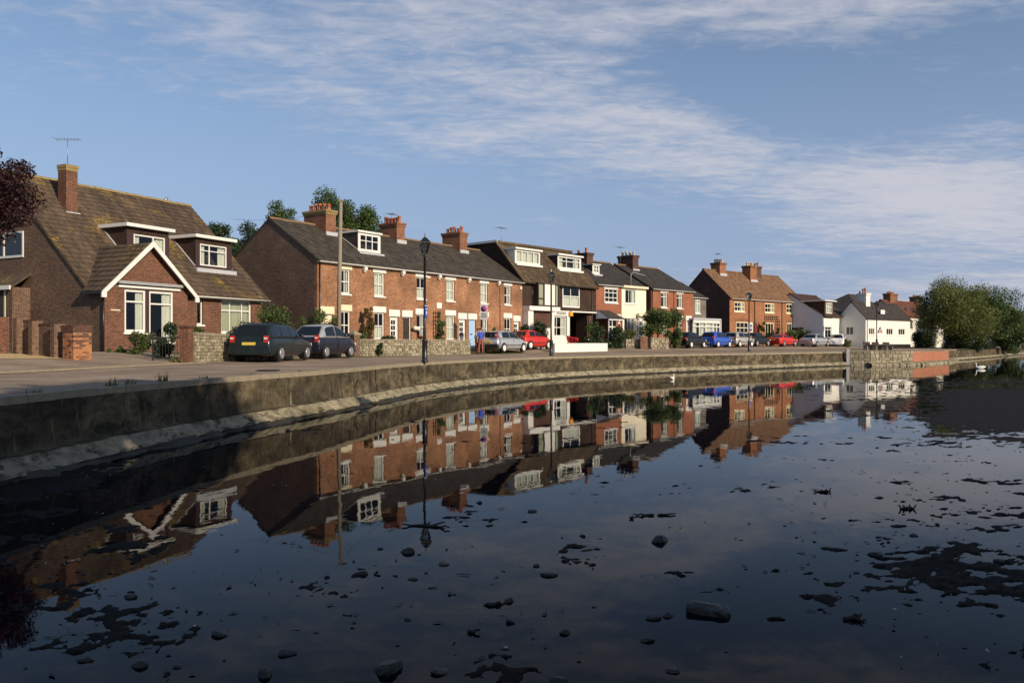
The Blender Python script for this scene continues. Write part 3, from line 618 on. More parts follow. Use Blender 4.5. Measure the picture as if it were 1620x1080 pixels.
def dormer(parent, u0, u1, vf, zb, zt, zr, cheek='tile_hung', win=None, fascia='white_paint', over=.18, ov_f=.25, fh=.16, trim='purple_trim', cur='pair', bv=(.5,), bh=(.6,), fw=.06, face=None, roofmat='lead', flash=True, name='dormer', side=.16):
    """zr(v): roof height; front wall at vf from zb to zt with a window win=(u0,u1,z0,z1)"""
    vb = vf
    while zr(vb) < zt: vb += .02
    m = MB().loft([[(u, vf+.005, zr(vf)-.3), (u, vb+.1, zr(vb)-.3), (u, vb+.1, zt), (u, vf+.005, zt)] for u in (u0, u1)], smooth=False); m.f = [f for f in m.f if not all(abs(m.v[i][1]-vf-.005) < 1e-6 for i in f)]; m.sm = m.sm[:len(m.f)]
    d = m.build(name, cheek, parent)
    wa, wb, wc, wd = win; front_wall('front', d, face or cheek, u0, u1, zb-.1, zt, [win], vf, .06)
    MB().box(u0-over, u1+over, vf-ov_f, vb+.3, zt+.006, zt+fh).build('fascia', fascia, d)
    MB().q((u0-over+.03, vf-ov_f+.03, zt+fh+.005), (u1+over-.03, vf-ov_f+.03, zt+fh+.005), (u1+over-.03, vb+.3, zt+fh+.005), (u0-over+.03, vb+.3, zt+fh+.005)).build('flat_roof', roofmat, d)
    if trim: MB().box(u0-.012, wa-.002, vf-.03, vf+.02, zb, wd+.02).box(wb+.002, u1+.012, vf-.03, vf+.02, zb, wd+.02).box(wa-.002, wb+.002, vf-.028, vf+.02, zb, wc-.002).build('trim', trim, d)
    f = MB(); a, b = vf-.015, vf+.05
    f.box(wa, wa+fw, a, b, wc, wd).box(wb-fw, wb, a, b, wc, wd).box(wa+fw, wb-fw, a, b, wc, wc+fw).box(wa+fw, wb-fw, a, b, wd-fw, wd)
    for t in bv: x = wa+(wb-wa)*t; f.box(x-fw/2, x+fw/2, a+.004, b-.004, wc+fw, wd-fw)
    for t in bh: z = wc+(wd-wc)*t; f.box(wa+fw, wb-fw, a+.008, b-.008, z-fw*.35, z+fw*.35)
    f.build('window_frame', 'white_paint', d)
    panes(d, wa+.02, wb-.02, wc+.02, wd-.02, [wa+(wb-wa)*t for t in bv], [wc+(wd-wc)*t for t in bh], vf+.02)
    W = wb-wa; segs = {'pair': ((0, .22), (.72, 1)), 'net': ((0, 1),), 'none': ()}[cur]
    for s0_, s1_ in segs:
        c = MB(); kk = max(3, int(W*(s1_-s0_)/.07))
        for i in range(kk): xa, xb = wa+W*(s0_+(s1_-s0_)*i/kk), wa+W*(s0_+(s1_-s0_)*(i+1)/kk); c.q((xa, vf+.12+.03*math.sin(i*2), wc), (xb, vf+.12+.03*math.sin(i*2+2), wc), (xb, vf+.12+.03*math.sin(i*2+2), wd), (xa, vf+.12+.03*math.sin(i*2), wd))
        c.build('curtain', 'curtain', d)
    if flash:
        fl = MB().box(u0-.12, u1+.12, vf-.28, vf-.033, zb-.22, zb-.02)
        for u in (u0-.03, u1+.03): fl.bar((u, vf-.02, zr(vf)+.07), (u, vb-.1, zr(vb-.1)+.07), .07, .03)
        fl.build('flashing', 'lead', d)
    # back panel keeps the room dark
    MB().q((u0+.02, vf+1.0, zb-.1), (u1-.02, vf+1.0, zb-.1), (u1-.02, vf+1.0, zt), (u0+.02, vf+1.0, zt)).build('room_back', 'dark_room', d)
    return d
GZ = .2
# ================================================================== 1 bungalow
B = Fr(-16.6, 32.4, .5)
bu = thing('bungalow', 'brown brick chalet bungalow with tiled roof, white-edged gable bay and two box dormers', 'house', (*B.o, 0), B.rz)
ze, vg, k1, vr, zr_ = 3.1, 1.0, .928, 6.8, 8.48
kp = (5.13-3.15)/2.1
front_wall('wall', bu, 'brick_bungalow_red', 4.2, 10.2, GZ, 3.32, [(5.9, 6.25, 1.7, 2.88), (7.4, 9.43, 1.3, 2.98)], v=1.3)
front_wall('bay_wall', bu, 'brick_bungalow_red', 0, 4.2, GZ, 3.15, [(.95, 1.97, 1.27, 3.06), (2.15, 3.40, .86, 3.06)], v=0)
poly_wall('bay_gable', bu, 'brick_bungalow_red', [(0, 0, 3.15), (4.2, 0, 3.15), (2.1, 0, 5.1)])
poly_wall('gable_wall', bu, 'brick_bungalow', [(0, 12.3, GZ), (0, 0, GZ), (0, 0, 3.15), (0, 1.1, 3.17), (0, 6.8, 8.42), (0, 12.3, 3.4)])
poly_wall('gable_wall', bu, 'brick_bungalow', [(10.2, 1.3, GZ), (10.2, 12.3, GZ), (10.2, 12.3, 3.4), (10.2, 6.8, 8.42), (10.2, 1.3, 3.37)], [(10.2, 12.3, GZ), (0, 12.3, GZ), (0, 12.3, 3.4), (10.2, 12.3, 3.4)])
gable_roof(bu, -.07, 10.36, vg, ze, vr, zr_, 12.6, 'tile_brown', .33, .36, True, 1, 'mortar_lichen', th=.035)
poly_wall('bay_side_wall', bu, 'brick_bungalow_red', [(4.2, 0, GZ), (4.2, 1.3, GZ), (4.2, 1.3, 3.3), (4.2, 0, 3.15)])
# bay roof: two slopes running back into the main roof
pr_m = MB(); ov = .25
for sgn in (0, 1):
    ue = -ov if not sgn else 4.2+ov; zeb = 3.15-ov*kp
    fr_ = [(ue, -.32, zeb), (2.1, -.32, 5.13), (2.1, vg+(5.13-ze)/k1, 5.13), (ue, vg+max(0, (zeb-ze)/k1), zeb)]
    pr_m.q(*(fr_ if sgn else fr_[::-1])); pr_m.q(*[(x, y, z-.08) for x, y, z in (fr_[::-1] if sgn else fr_)])
pr = pr_m.build('bay_roof', 'tile_brown', bu)
cp = 1/math.sqrt(1+kp*kp); Sp = (2.1+ov)/cp; zfun = lambda s: 3.15-ov*kp+s*kp*cp
vend = lambda s: vg+max(0, (zfun(s)-ze)/k1)+.05
courses(pr, (-ov, 0, 3.15-ov*kp), (0, -1, 0), (cp, 0, kp*cp), (-kp*cp, 0, cp), Sp, .33, .36, lambda s: -vend(s), lambda s: .32, 'tile_brown', .035, separate=True, seed=5)
courses(pr, (4.2+ov, 0, 3.15-ov*kp), (0, 1, 0), (-cp, 0, kp*cp), (kp*cp, 0, cp), Sp, .33, .36, lambda s: -.32, vend, 'tile_brown', .035, separate=True, seed=6)
m = MB()
for x0, x1 in ((-ov-.08, 2.1), (4.2+ov+.08, 2.1)):
    za = 3.15-(ov+.08)*kp; q = [(x0, -.36, za-.16), (2.1, -.36, 5.13-.2), (2.1, -.36, 5.13+.06), (x0, -.36, za+.06)]; b_ = [(x, -.30, z) for x, y, z in q]
    if x0 > 2: q, b_ = q[::-1], b_[::-1]
    m.q(*q); m.q(*b_[::-1]); [m.q(q[i], b_[i], b_[(i+1) % 4], q[(i+1) % 4]) for i in range(4)]
m.box(-ov-.10, -ov+.12, -.362, -.30, 2.66, 2.84); m.box(4.2+ov-.12, 4.2+ov+.10, -.362, -.30, 2.66, 2.84)
m.build('bargeboard', 'white_paint', bu)
pipe(bu, -.06, -.05, GZ, 2.9, 'black_iron'); MB().bar((-ov-.03, -.28, 2.86), (-ov-.03, 1.0, 2.86), .1, .09).build('gutter', 'black_iron', bu)
gutter(bu, 4.5, 10.4, vg-.06, ze-.06, 'white_paint'); pipe(bu, 4.42, .9, 1.6, 3.0, 'white_paint')
MB().box(4.5, 10.3, vg+.02, 1.29, ze-.14, ze-.09).build('soffit', 'white_paint', bu)
MB().box(.55, 3.78, -.20, -.003, 3.28, 3.40).build('awning_box', 'gutter_grey', bu); MB().box(.62, 3.72, -.09, -.003, 3.13, 3.22).build('awning_rail', 'white_paint', bu)
window(bu, .95, 1.97, 1.27, 3.06, bv=(), bh=(.72,), fw=.09, curtain='right', rec=.03)
window(bu, 2.15, 3.40, .86, 3.06, bv=(), bh=(.75,), fw=.09, curtain='right', rec=.03)
MB().box(1.98, 2.14, -.02, .03, 1.2, 3.1).build('mullion', 'purple_trim', bu); MB().box(.3, .72, -.03, -.003, 2.15, 2.2).build('name_plate', 'cream_paint', bu)
window(bu, 5.9, 6.25, 1.7, 2.88, v=1.3, bv=(), bh=(), fw=.06, curtain='none', sill=True)
window(bu, 7.4, 9.43, 1.3, 2.98, v=1.3, bv=(.30, .70), bh=(.68,), fw=.09, curtain='blind', sill=True)
zr1 = lambda v: ze+(v-vg)*k1
dormer(bu, 3.05, 5.35, 2.6, 4.55, 6.12, zr1, win=(3.4, 5.12, 4.7, 5.82), bv=(.62,), bh=(), side=.1)
dormer(bu, 6.95, 9.3, 2.6, 4.58, 6.08, zr1, win=(7.22, 8.96, 4.72, 5.80), bv=(.35,), bh=(.7,))
ch = chimney(bu, 1.76, 2.32, 4.98, 5.56, 6.2, 8.95, 0, 'brick_bungalow_red', cap='mortar_lichen', flash=6.62, co=.035)
aerial(bu, (2.05, 5.3, 8.9), 1.25, 1.0, -.9)
MB().tube([(8.6, 6.8, 8.5), (8.75, 6.8, 8.62), (8.85, 6.8, 8.7)], [.07, .09, .03], 7).build('pigeon', 'metal_grey', bu)
# gable window and lean-to
gw = MB().box(-.05, -.004, 5.25, 8.2, 4.56, 4.66).box(-.045, -.004, 5.25, 5.33, 4.66, 5.7).box(-.045, -.004, 5.33, 8.2, 5.62, 5.7).box(-.045, -.004, 6.6, 6.68, 4.66, 5.62).build('window', 'white_paint', bu)
MB().q((-.012, 8.2, 4.66), (-.012, 5.33, 4.66), (-.012, 5.33, 5.62), (-.012, 8.2, 5.62)).build('pane', 'car_glass', gw)
lt = MB().box(-.78, -.004, 4.8, 9.5, GZ, 3.2).build('lean_to', 'brick_bungalow', bu)
m = MB(); a_ = [(-.9, 4.72, 3.22), (-.003, 4.72, 3.86), (-.003, 9.6, 3.86), (-.9, 9.6, 3.22)]; m.q(*a_); m.q(*[(x, y, z-.1) for x, y, z in a_[::-1]]); m.q((-.9, 4.72, 3.12), (-.003, 4.72, 3.76), (-.003, 4.72, 3.86), (-.9, 4.72, 3.22)); m.build('lean_to_roof', 'tile_brown', lt)
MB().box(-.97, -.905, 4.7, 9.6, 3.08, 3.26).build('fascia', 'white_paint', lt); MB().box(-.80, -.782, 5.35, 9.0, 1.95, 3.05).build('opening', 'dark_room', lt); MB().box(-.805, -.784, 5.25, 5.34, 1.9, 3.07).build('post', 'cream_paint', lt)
# ================================================================== 2 terrace
Tt = Fr(-10.75, 44, .70)
te = thing('terrace', 'long terrace of orange brick cottages with white lintels and slate roof', 'terrace', (*Tt.o, 0), Tt.rz)
TL = 20.1; zE = 5.42
up = [(1.68, 2.45), (4.40, 5.25), (8.17, 9.02), (11.12, 11.98), (14.88, 15.72), (17.78, 18.62)]
dr = [(.2, 1.12), (5.74, 6.5), (6.9, 7.66), (12.45, 13.22), (13.56, 14.34), (19.0, 19.74)]
ops = [(a, b, 3.62, 5.02) for a, b in up]+[(a, b, 1.02, 2.64) for a, b in up]+[(a, b, .42, 2.43) for a, b in dr]
front_wall('wall', te, 'brick_orange', 0, TL, GZ, zE, ops)
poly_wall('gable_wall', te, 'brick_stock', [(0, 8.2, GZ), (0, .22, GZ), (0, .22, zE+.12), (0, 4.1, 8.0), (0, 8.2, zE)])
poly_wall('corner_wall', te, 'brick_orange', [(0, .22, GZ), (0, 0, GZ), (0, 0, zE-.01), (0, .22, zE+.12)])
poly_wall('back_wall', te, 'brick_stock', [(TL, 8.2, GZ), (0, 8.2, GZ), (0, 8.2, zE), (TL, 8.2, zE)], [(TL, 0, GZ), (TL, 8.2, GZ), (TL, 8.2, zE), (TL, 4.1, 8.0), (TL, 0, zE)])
gable_roof(te, -.06, TL+.02, -.22, zE-.04, 4.1, 8.08, 8.4, 'slate', .27, .30, False, 2, 'ridge_clay')
gutter(te, -.05, TL, -.25, zE-.09, 'white_paint'); MB().box(0, TL, -.05, -.004, zE-.17, zE-.05).build('fascia', 'white_paint', te)
for u in (3.5, 6.75, 10.25, 13.4, 16.9): MB().box(u-.12, u+.12, -.24, -.052, zE-.34, zE-.10).box(u-.08, u+.08, -.16, -.052, zE-.44, zE-.34).build('corbel', 'white_paint', te)
pipe(te, .12, -.06, GZ, zE-.1)
cu = ['pair', 'net', 'half', 'net', 'net', 'pair']; cl = ['none', 'half', 'pair', 'net', 'pair', 'none']
for i, (a, b) in enumerate(up):
    lm = 'cream_paint' if i == 0 else 'white_paint'
    window(te, a, b, 3.62, 5.02, curtain=cu[i], lintel=.28, lmat=lm, fw=.075); window(te, a, b, 1.02, 2.64, curtain=cl[i], lintel=.36, lmat=lm, fw=.075)
for i, (a, b) in enumerate(dr): door(te, a, b, .42, 2.43, mat=['cream_paint', 'white_paint', 'dark_wood', 'white_paint', 'blue_door', 'white_paint'][i], lights=i in (1, 3, 5), lintel=.42, lmat='cream_paint' if i == 0 else 'white_paint')
MB().box(10.12, 10.62, -.03, -.004, 3.08, 3.46).build('date_plaque', 'white_paint', te)
MB().box(9.1, 9.4, -.08, -.004, 5.0, 5.12).build('alarm_box', 'white_paint', te); MB().box(19.75, 19.95, -.08, -.004, 4.85, 5.05).build('alarm_box', 'white_paint', te)
pipe(te, 17.2, -.05, GZ, zE-.1, 'brick_orange')
m = MB()
for i in range(4): m.box(9.75+i*.22, 9.78+i*.22, -.04, -.006, .9, 2.9)
for i in range(8): m.box(9.7, 10.5, -.06, -.041, 1.0+i*.25, 1.03+i*.25)
m.build('trellis', 'dark_wood', te)
kT = (8.08-zE+.04)/4.32; zrT = lambda v: zE-.04+(v+.22)*kT
dormer(te, 4.42, 6.3, 1.4, 6.36, 7.55, zrT, cheek='slate_dark', win=(4.55, 6.17, 6.5, 7.45), bv=(.33, .66), bh=(.6,), trim='white_paint', face='white_paint', cur='none', roofmat='lead', over=.1, ov_f=.12, fh=.12)
chimney(te, 3.35, 4.15, 3.05, 5.05, 6.9, 8.95, 5, cap='mortar_lichen', flash=7.42)
chimney(te, 9.9, 10.7, 3.35, 4.9, 7.2, 9.0, 5, flash=7.65); chimney(te, 16.65, 17.55, 3.3, 5.0, 7.2, 9.1, 5, pmat='clay_pot', flash=7.6)
aerial(te, (10.3, 4.2, 8.9), .75, .9, .3)
for i, (u, z) in enumerate(((7.75, 1.75), (8.02, 1.72))): MB().lathe([(.02, -.15), (.13, -.1), (.16, .02), (.1, .1), (.02, .12)], (u, -.25, z), 9).build('hanging_basket', 'petal_white', te)
# ================================================================== 3 brown tile-hung house with mansard roof
H3 = Fr(.77, 60.5, .905); L3 = 9.45
h3 = thing('tile_hung_house', 'brown tile-hung house with mossy mansard roof, white dormers and carport', 'house', (*H3.o, 0), H3.rz)
front_wall('upper_wall', h3, 'tile_hung', 0, L3, 3.42, 5.55, [(1.4, 3.8, 3.78, 5.42), (4.92, 7.18, 3.68, 5.50)])
front_wall('ground_wall', h3, 'brick_dark', 0, L3, GZ, 3.42, [(3.72, 5.6, 1.3, 2.95), (5.95, 8.7, GZ, 3.3)], v=.35, rev=1.2)
poly_wall('side_wall', h3, 'tile_hung', [(0, 9, GZ), (0, 0, GZ), (0, 0, 5.5), (0, 2.6, 8.6), (0, 9, 8.6)], [(L3, 0, GZ), (L3, 9, GZ), (L3, 9, 8.6), (L3, 2.6, 8.6), (L3, 0, 5.5)], [(L3, 9, GZ), (0, 9, GZ), (0, 9, 8.6), (L3, 9, 8.6)], [(0, 0, 3.42), (0, .4, 3.42), (L3, .4, 3.42), (L3, 0, 3.42)])
MB().q((5.9, 3.5, GZ), (8.75, 3.5, GZ), (8.75, 3.5, 3.4), (5.9, 3.5, 3.4)).build('carport_back', 'brick_dark', h3)
k3 = (8.66-5.45)/2.9
rf = MB().q((-.05, -.25, 5.42), (L3+.05, -.25, 5.42), (L3+.05, 2.7, 8.62), (-.05, 2.7, 8.62)).q((-.05, -.25, 5.3), (L3+.05, -.25, 5.3), (L3+.05, -.25, 5.42), (-.05, -.25, 5.42)).build('roof', 'tile_mansard', h3)
slope_front(rf, -.27, 5.42, (8.62-5.42)/2.95, -.08, L3+.08, 2.7, .22, .2, 'tile_mansard', seed=8, th=.03)
MB().box(-.1, L3+.1, 2.55, 9.1, 8.62, 8.80).build('flat_roof', 'tile_mansard', rf); MB().box(-.14, -.102, 2.5, 9.1, 8.66, 8.84).build('roof_edge', 'white_paint', rf)
MB().bar((-.07, -.3, 5.45), (-.07, 2.65, 8.68), .30, .12).build('verge', 'tile_mansard', rf)
z3 = lambda v: 5.42+(v+.25)*(8.62-5.42)/2.95
dormer(h3, .35, 3.35, 1.05, 6.95, 8.05, z3, cheek='white_paint', win=(.45, 3.25, 7.05, 7.98), bv=(.25, .5, .75), bh=(), trim=None, face='white_paint', cur='net', over=.12, ov_f=.2, fh=.14, fw=.075, roofmat='tile_mansard', flash=False)
dormer(h3, 5.6, 8.75, 1.05, 6.85, 8.0, z3, cheek='dark_wood', win=(5.7, 8.6, 6.98, 7.92), bv=(.36, .8), bh=(.62,), trim=None, face='white_paint', cur='pair', over=.12, ov_f=.2, fh=.14, fw=.075, roofmat='tile_mansard', flash=False)
for a, b in ((.3, 3.4), (5.55, 8.8)): MB().box(a, b, .80, 1.03, 6.70 if a > 4 else 6.80, 6.86 if a > 4 else 6.95).build('dormer_sill', 'white_paint', h3)
bay = MB().box(1.3, 1.4, -.5, 0, 3.72, 5.45).box(3.8, 3.9, -.5, 0, 3.72, 5.45).box(1.3, 3.9, -.52, 0, 5.36, 5.46).box(1.3, 3.9, -.52, 0, 3.62, 3.74).box(2.0, 2.08, -.51, -.46, 3.74, 5.36).box(3.35, 3.43, -.51, -.46, 3.74, 5.36).box(1.4, 2.0, -.51, -.46, 4.2, 4.27).build('bay_window', 'dark_wood', h3)
MB().box(2.08, 3.35, -.49, -.47, 3.74, 5.36).build('pale_panel', 'white_paint', bay); MB().q((1.4, -.48, 3.74), (2.0, -.48, 3.74), (2.0, -.48, 5.36), (1.4, -.48, 5.36)).q((3.43, -.48, 3.74), (3.8, -.48, 3.74), (3.8, -.48, 5.36), (3.43, -.48, 5.36)).build('pane', 'pane', bay)
MB().box(1.4, 3.8, -.4, -.38, 3.74, 5.36).build('curtain', 'blind', bay)
window(h3, 4.92, 7.18, 3.68, 5.50, bv=(.47,), bh=(.5,), fw=.10, curtain='half', rec=.0, sill=False)
MB().box(-.0, 3.7, -.75, .34, 3.28, 3.60).build('porch_fascia', 'white_paint', h3); MB().box(0.02, .62, -.6, .34, GZ, 3.28).build('porch_column', 'white_render', h3); MB().box(2.86, 3.14, -.6, .34, GZ, 3.28).build('porch_column', 'white_render', h3)
MB().box(.63, 2.855, -.35, .33, 1.95, 3.27).build('porch_infill', 'brick_dark', h3); MB().box(.63, 2.855, -.5, .30, GZ, 1.95).build('porch_panel', 'white_render', h3)
window(h3, 3.78, 5.55, 1.3, 2.95, v=.2, bv=(.35, .66), bh=(.45,), fw=.10, curtain='pair', rec=0, sill=True, bw=.05)
sg = MB().box(3.74, 5.95, .05, .34, 2.97, 3.45).box(5.58, 5.93, .05, .34, GZ, 2.97).box(3.75, 5.57, .06, .34, GZ, 1.2).build('shop_front', 'white_paint', h3)
m = MB(); r = random.Random(4)
for j in range(2):
    x = 4.2
    while x < 5.4: wd = r.uniform(.03, .09); m.box(x, x+wd, .035, .048, 3.10+.12*j, 3.17+.12*j); x += wd+.03
m.build('sign_lettering', 'letters', sg)
MB().box(5.75, 6.15, -.12, .04, 2.98, 3.32).build('lamp_sign', 'sign_orange', h3); MB().box(5.95, 9.4, -.12, .34, 3.30, 3.40).build('carport_beam', 'white_paint', h3)
gutter(h3, -.05, L3, -.3, 5.36, 'black_iron'); pipe(h3, 8.85, -.05, GZ, 5.4, 'dark_wood'); pipe(h3, 1.15, -.05, 3.6, 5.4, 'black_iron')
aerial(h3, (.7, 2.8, 8.75), 1.1, 1.2, .2)
# ================================================================== 4 brick and cream pair
H4 = Fr(7.1, 67.6, 1.024); E4 = 5.82
def H(name, label, u0, u1, mat, ops, gmat, roof, left_open=True, vf=0, eave=E4, vr=4.2, zr=8.35, D=8.4, ridge='ridge_clay', gauge=.27, fr=H4, cat='house'):
    t = thing(name, label, cat, (*fr.w(u0, vf)[:2], 0), fr.rz); L = u1-u0
    front_wall('wall', t, mat, 0, L, GZ, eave, [(a-u0, b-u0, c, d) for a, b, c, d in ops])
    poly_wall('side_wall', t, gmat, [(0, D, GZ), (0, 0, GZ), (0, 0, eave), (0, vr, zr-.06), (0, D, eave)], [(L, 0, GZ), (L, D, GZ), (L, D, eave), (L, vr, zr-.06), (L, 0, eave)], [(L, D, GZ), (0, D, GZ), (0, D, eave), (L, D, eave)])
    gable_roof(t, -.01 if not left_open else -.06, L+.01, -.2, eave-.04, vr, zr, D+.2, roof, gauge, .30, False, int(u0*10) % 97, ridge)
    gutter(t, 0, L, -.24, eave-.08, 'white_paint')
    return t
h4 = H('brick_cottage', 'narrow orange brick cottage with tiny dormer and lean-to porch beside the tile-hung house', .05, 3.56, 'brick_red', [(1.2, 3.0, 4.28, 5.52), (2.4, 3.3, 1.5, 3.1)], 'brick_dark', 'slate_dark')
window(h4, 1.15, 2.95, 4.28, 5.52, bv=(.33, .66), bh=(.35, .7), fw=.09, curtain='none', lintel=.12, rec=.02); window(h4, 2.35, 3.25, 1.5, 3.1, bv=(.5,), bh=(.35, .7), fw=.09, curtain='none', lintel=.2, rec=.02)
z4 = lambda v: E4-.04+(v+.2)*(8.35-E4+.04)/4.4
dormer(h4, 1.45, 2.4, 1.6, 6.85, 7.65, z4, cheek='slate_dark', win=(1.53, 2.32, 6.95, 7.62), bv=(.5,), bh=(.5,), trim=None, face='white_paint', cur='net', over=.12, ov_f=.12, fh=.08, fw=.07)
chimney(h4, 2.7, 3.55, 3.3, 5.1, 7.4, 8.95, 2, 'brick_dark', cap='brick_dark')
m = MB().q((-.1, -1.5, 2.9), (1.95, -1.5, 2.9), (1.75, -.02, 3.6), (.05, -.02, 3.6)).q((1.95, -1.5, 2.9), (1.95, -.02, 2.9), (1.75, -.02, 3.6)).q((-.1, -1.5, 2.8), (1.95, -1.5, 2.8), (1.95, -1.5, 2.9), (-.1, -1.5, 2.9))
pc = m.build('porch_roof', 'slate_dark', h4); MB().q((-.1, -.02, 2.85), (-.1, -1.5, 2.85), (.05, -.02, 3.6)).box(-.1, 1.9, -1.48, -1.4, 2.7, 2.85).build('porch_side', 'grey_render', pc)
MB().box(.95, 1.25, -1.4, -.01, GZ, 2.78).box(1.75, 1.85, -1.4, -1.3, GZ, 2.75).build('porch_wall', 'brick_red', pc); MB().box(.0, .9, -1.35, -1.3, GZ, 2.7).build('porch_glazing', 'car_glass', pc); MB().box(-.02, .05, -1.38, -1.3, GZ, 2.7).box(.42, .5, -1.38, -1.3, GZ, 2.7).box(-.02, .92, -1.375, -1.305, 2.1, 2.2).build('porch_frame', 'white_paint', pc)
door(h4, 1.28, 2.0, .4, 2.6, v=-1.3, lintel=0)
cr = H('cream_cottage', 'narrow cream rendered cottage with white door between two brick houses', 3.57, 7.15, 'cream_render', [(4.05, 5.63, 4.28, 5.56), (3.9, 5.35, 1.5, 3.05)], 'brick_dark', 'slate_dark')
o = -3.57
window(cr, 4.05+o, 5.63+o, 4.28, 5.56, bv=(.36, .66), bh=(), fw=.08, curtain='right', rec=.03, lintel=.0); window(cr, 3.9+o, 5.35+o, 1.5, 3.05, bv=(.36, .68), bh=(), fw=.08, curtain='right', rec=.03)
door(cr, 5.85+o, 6.75+o, .4, 3.0, v=-.12, lintel=.15, rec=.02); MB().box(5.6+o, 7.0+o, -.4, -.15, 3.17, 3.45).build('door_hood', 'cream_paint', cr)
MB().box(-.02, 3.6, -.28, -.01, 5.66, 5.86).build('parapet', 'cream_paint', cr)
MB().tube([(1.2, -.1, 5.9), (1.2, -.1, 6.9), (1.5, -.1, 7.1), (3.3, -.1, 6.9)], .035, 6).build('stay_pipe', 'gutter_grey', cr)
bp = H('brick_pair', 'pair of orange brick cottages with white lintels behind the apple tree', 7.94, 14.92, 'brick_red', [(9.5, 10.5, 4.1, 5.5), (12.1, 13.05, 4.1, 5.5), (9.5, 10.5, 1.7, 3.1), (12.0, 13.0, 1.7, 3.05), (13.68, 14.5, .6, 3.0)], 'brick_red', 'slate_dark', zr=8.32)
o = -7.94
for a, b, c, d in ((9.5, 10.5, 4.1, 5.5), (12.1, 13.05, 4.1, 5.5), (9.5, 10.5, 1.7, 3.1), (12.0, 13.0, 1.7, 3.05)): window(bp, a+o, b+o, c, d, bv=(.5,), bh=(.72,), fw=.09, curtain='pair', lintel=.27 if c > 4 else .4)
door(bp, 13.68+o, 14.5+o, .6, 3.0, lights=False, lintel=.42, mat='grey_render')
chimney(bp, 1.6, 2.5, 3.3, 5.1, 7.4, 9.25, 4, 'brick_dark', 'pot_pale', flash=7.75, cap='brick_dark'); pipe(bp, .1, -.06, GZ, 5.7); pipe(bp, 3.6, -.05, GZ, 5.7, 'brick_red')
aerial(bp, (.3, 3.8, 8.3), 1.6, 1.2, .1)
sh = H('stone_cottage', 'small grey stone cottage set back beside the brick pair, white glazed porch in front', 14.96, 19.6, 'stone_house', [(17.6, 18.5, 3.8, 5.2)], 'brick_dark', 'slate_dark', vf=1.5, eave=5.45, vr=3, zr=7.2, D=6)
window(sh, 17.55-14.96, 18.5-14.96, 3.8, 5.2, bv=(.5,), bh=(.7,), fw=.10, curtain='net', rec=.02)
chimney(sh, .6, 1.5, 3.3, 4.2, 6.6, 8.1, 3, 'brick_chimney', 'pot_pale', ph=.5)
gp = MB().box(-.9, 4.1, -2.1, .0-.01, 3.05, 3.22).build('glazed_porch', 'lead', sh); m = MB().box(-.85, 4.0, -2.0, -1.94, 2.75, 3.05)
for x in (-.85, .2, 1.3, 2.6, 3.3, 3.9): m.box(x, x+.12, -2.02, -1.92, .4, 3.0)
m.box(-.85, 4.0, -2.01, -1.93, 2.35, 2.45).box(-.85, 4.0, -2.015, -1.925, .3, 1.3); m.box(3.92, 4.0, -2, -.02, .3, 1.3).box(3.92, 4.0, -2, -.02, 2.75, 3.05); m.build('porch_frame', 'white_paint', gp)
MB().q((-.85, -1.97, .4), (4, -1.97, .4), (4, -1.97, 3), (-.85, -1.97, 3)).build('pane', 'pane', gp); MB().box(-.7, .0, -1.8, -1.78, 1.3, 2.7).box(.75, 1.3, -1.8, -1.78, 1.3, 2.7).box(1.5, 3.3, -1.8, -1.78, 1.3, 2.7).build('curtain', 'curtain', gp); MB().tube([(4.1, -2.05, .3), (4.1, -2.05, 3.1)], .05, 6).build('downpipe', 'white_paint', gp)
# ================================================================== 7 big brick cottages
H7 = Fr(23.5, 86, 1.143)
op7 = [(.9, 2.9, 4.2, 5.28), (7.0, 9.0, 4.22, 5.33), (11.65, 13.65, 4.27, 5.41), (1.25, 3.65, 1.8, 3.1), (7.1, 8.9, 1.3, 3.1), (11.75, 13.4, 1.9, 3.15), (4.9, 5.75, .5, 3.15), (3.95, 4.7, .5, 3.15)]
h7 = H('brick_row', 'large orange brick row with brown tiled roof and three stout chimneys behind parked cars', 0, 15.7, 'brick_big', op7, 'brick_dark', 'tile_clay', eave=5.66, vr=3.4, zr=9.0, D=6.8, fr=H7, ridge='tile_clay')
for a, b, c, d in op7[:6]: window(h7, a, b, c, d, bv=(.33, .66), bh=(.5,) if c < 1.85 and c > 1.5 or c > 4 else (), fw=.11, mat='cream_paint', curtain='right' if c > 4 else 'none', rec=.03)
for a, b, c, d in op7[:6]: MB().loft([[(a-.1+(b-a+.2)*t, -.03, d+.02+.12*math.sin(math.pi*t)), (a-.1+(b-a+.2)*t, -.03, d+.24+.12*math.sin(math.pi*t))] for t in np.linspace(0, 1, 7)], close=False).build('brick_arch', 'brick_chimney', h7)
door(h7, 4.9, 5.75, .5, 3.15, mat='red_door', lights=False, lintel=0); door(h7, 3.95, 4.7, .5, 3.15, mat='white_paint', lintel=0)
for u in (4.82, 10.6): pipe(h7, u, -.07, GZ, 5.6, 'dark_wood')
m = MB()
for i in range(7): m.box(6.9+i*.42, 6.95+i*.42, -.06, -.006, 3.45, 3.85)
for i in range(2): m.box(6.85, 10.0, -.085, -.062, 3.5+i*.28, 3.55+i*.28)
for i in range(3): m.box(9.3+i*.35, 9.35+i*.35, -.06, -.006, 1.0, 3.45)
for i in range(7): m.box(9.2, 10.1, -.085, -.062, 1.1+i*.35, 1.15+i*.35)
m.build('trellis', 'dark_wood', h7)
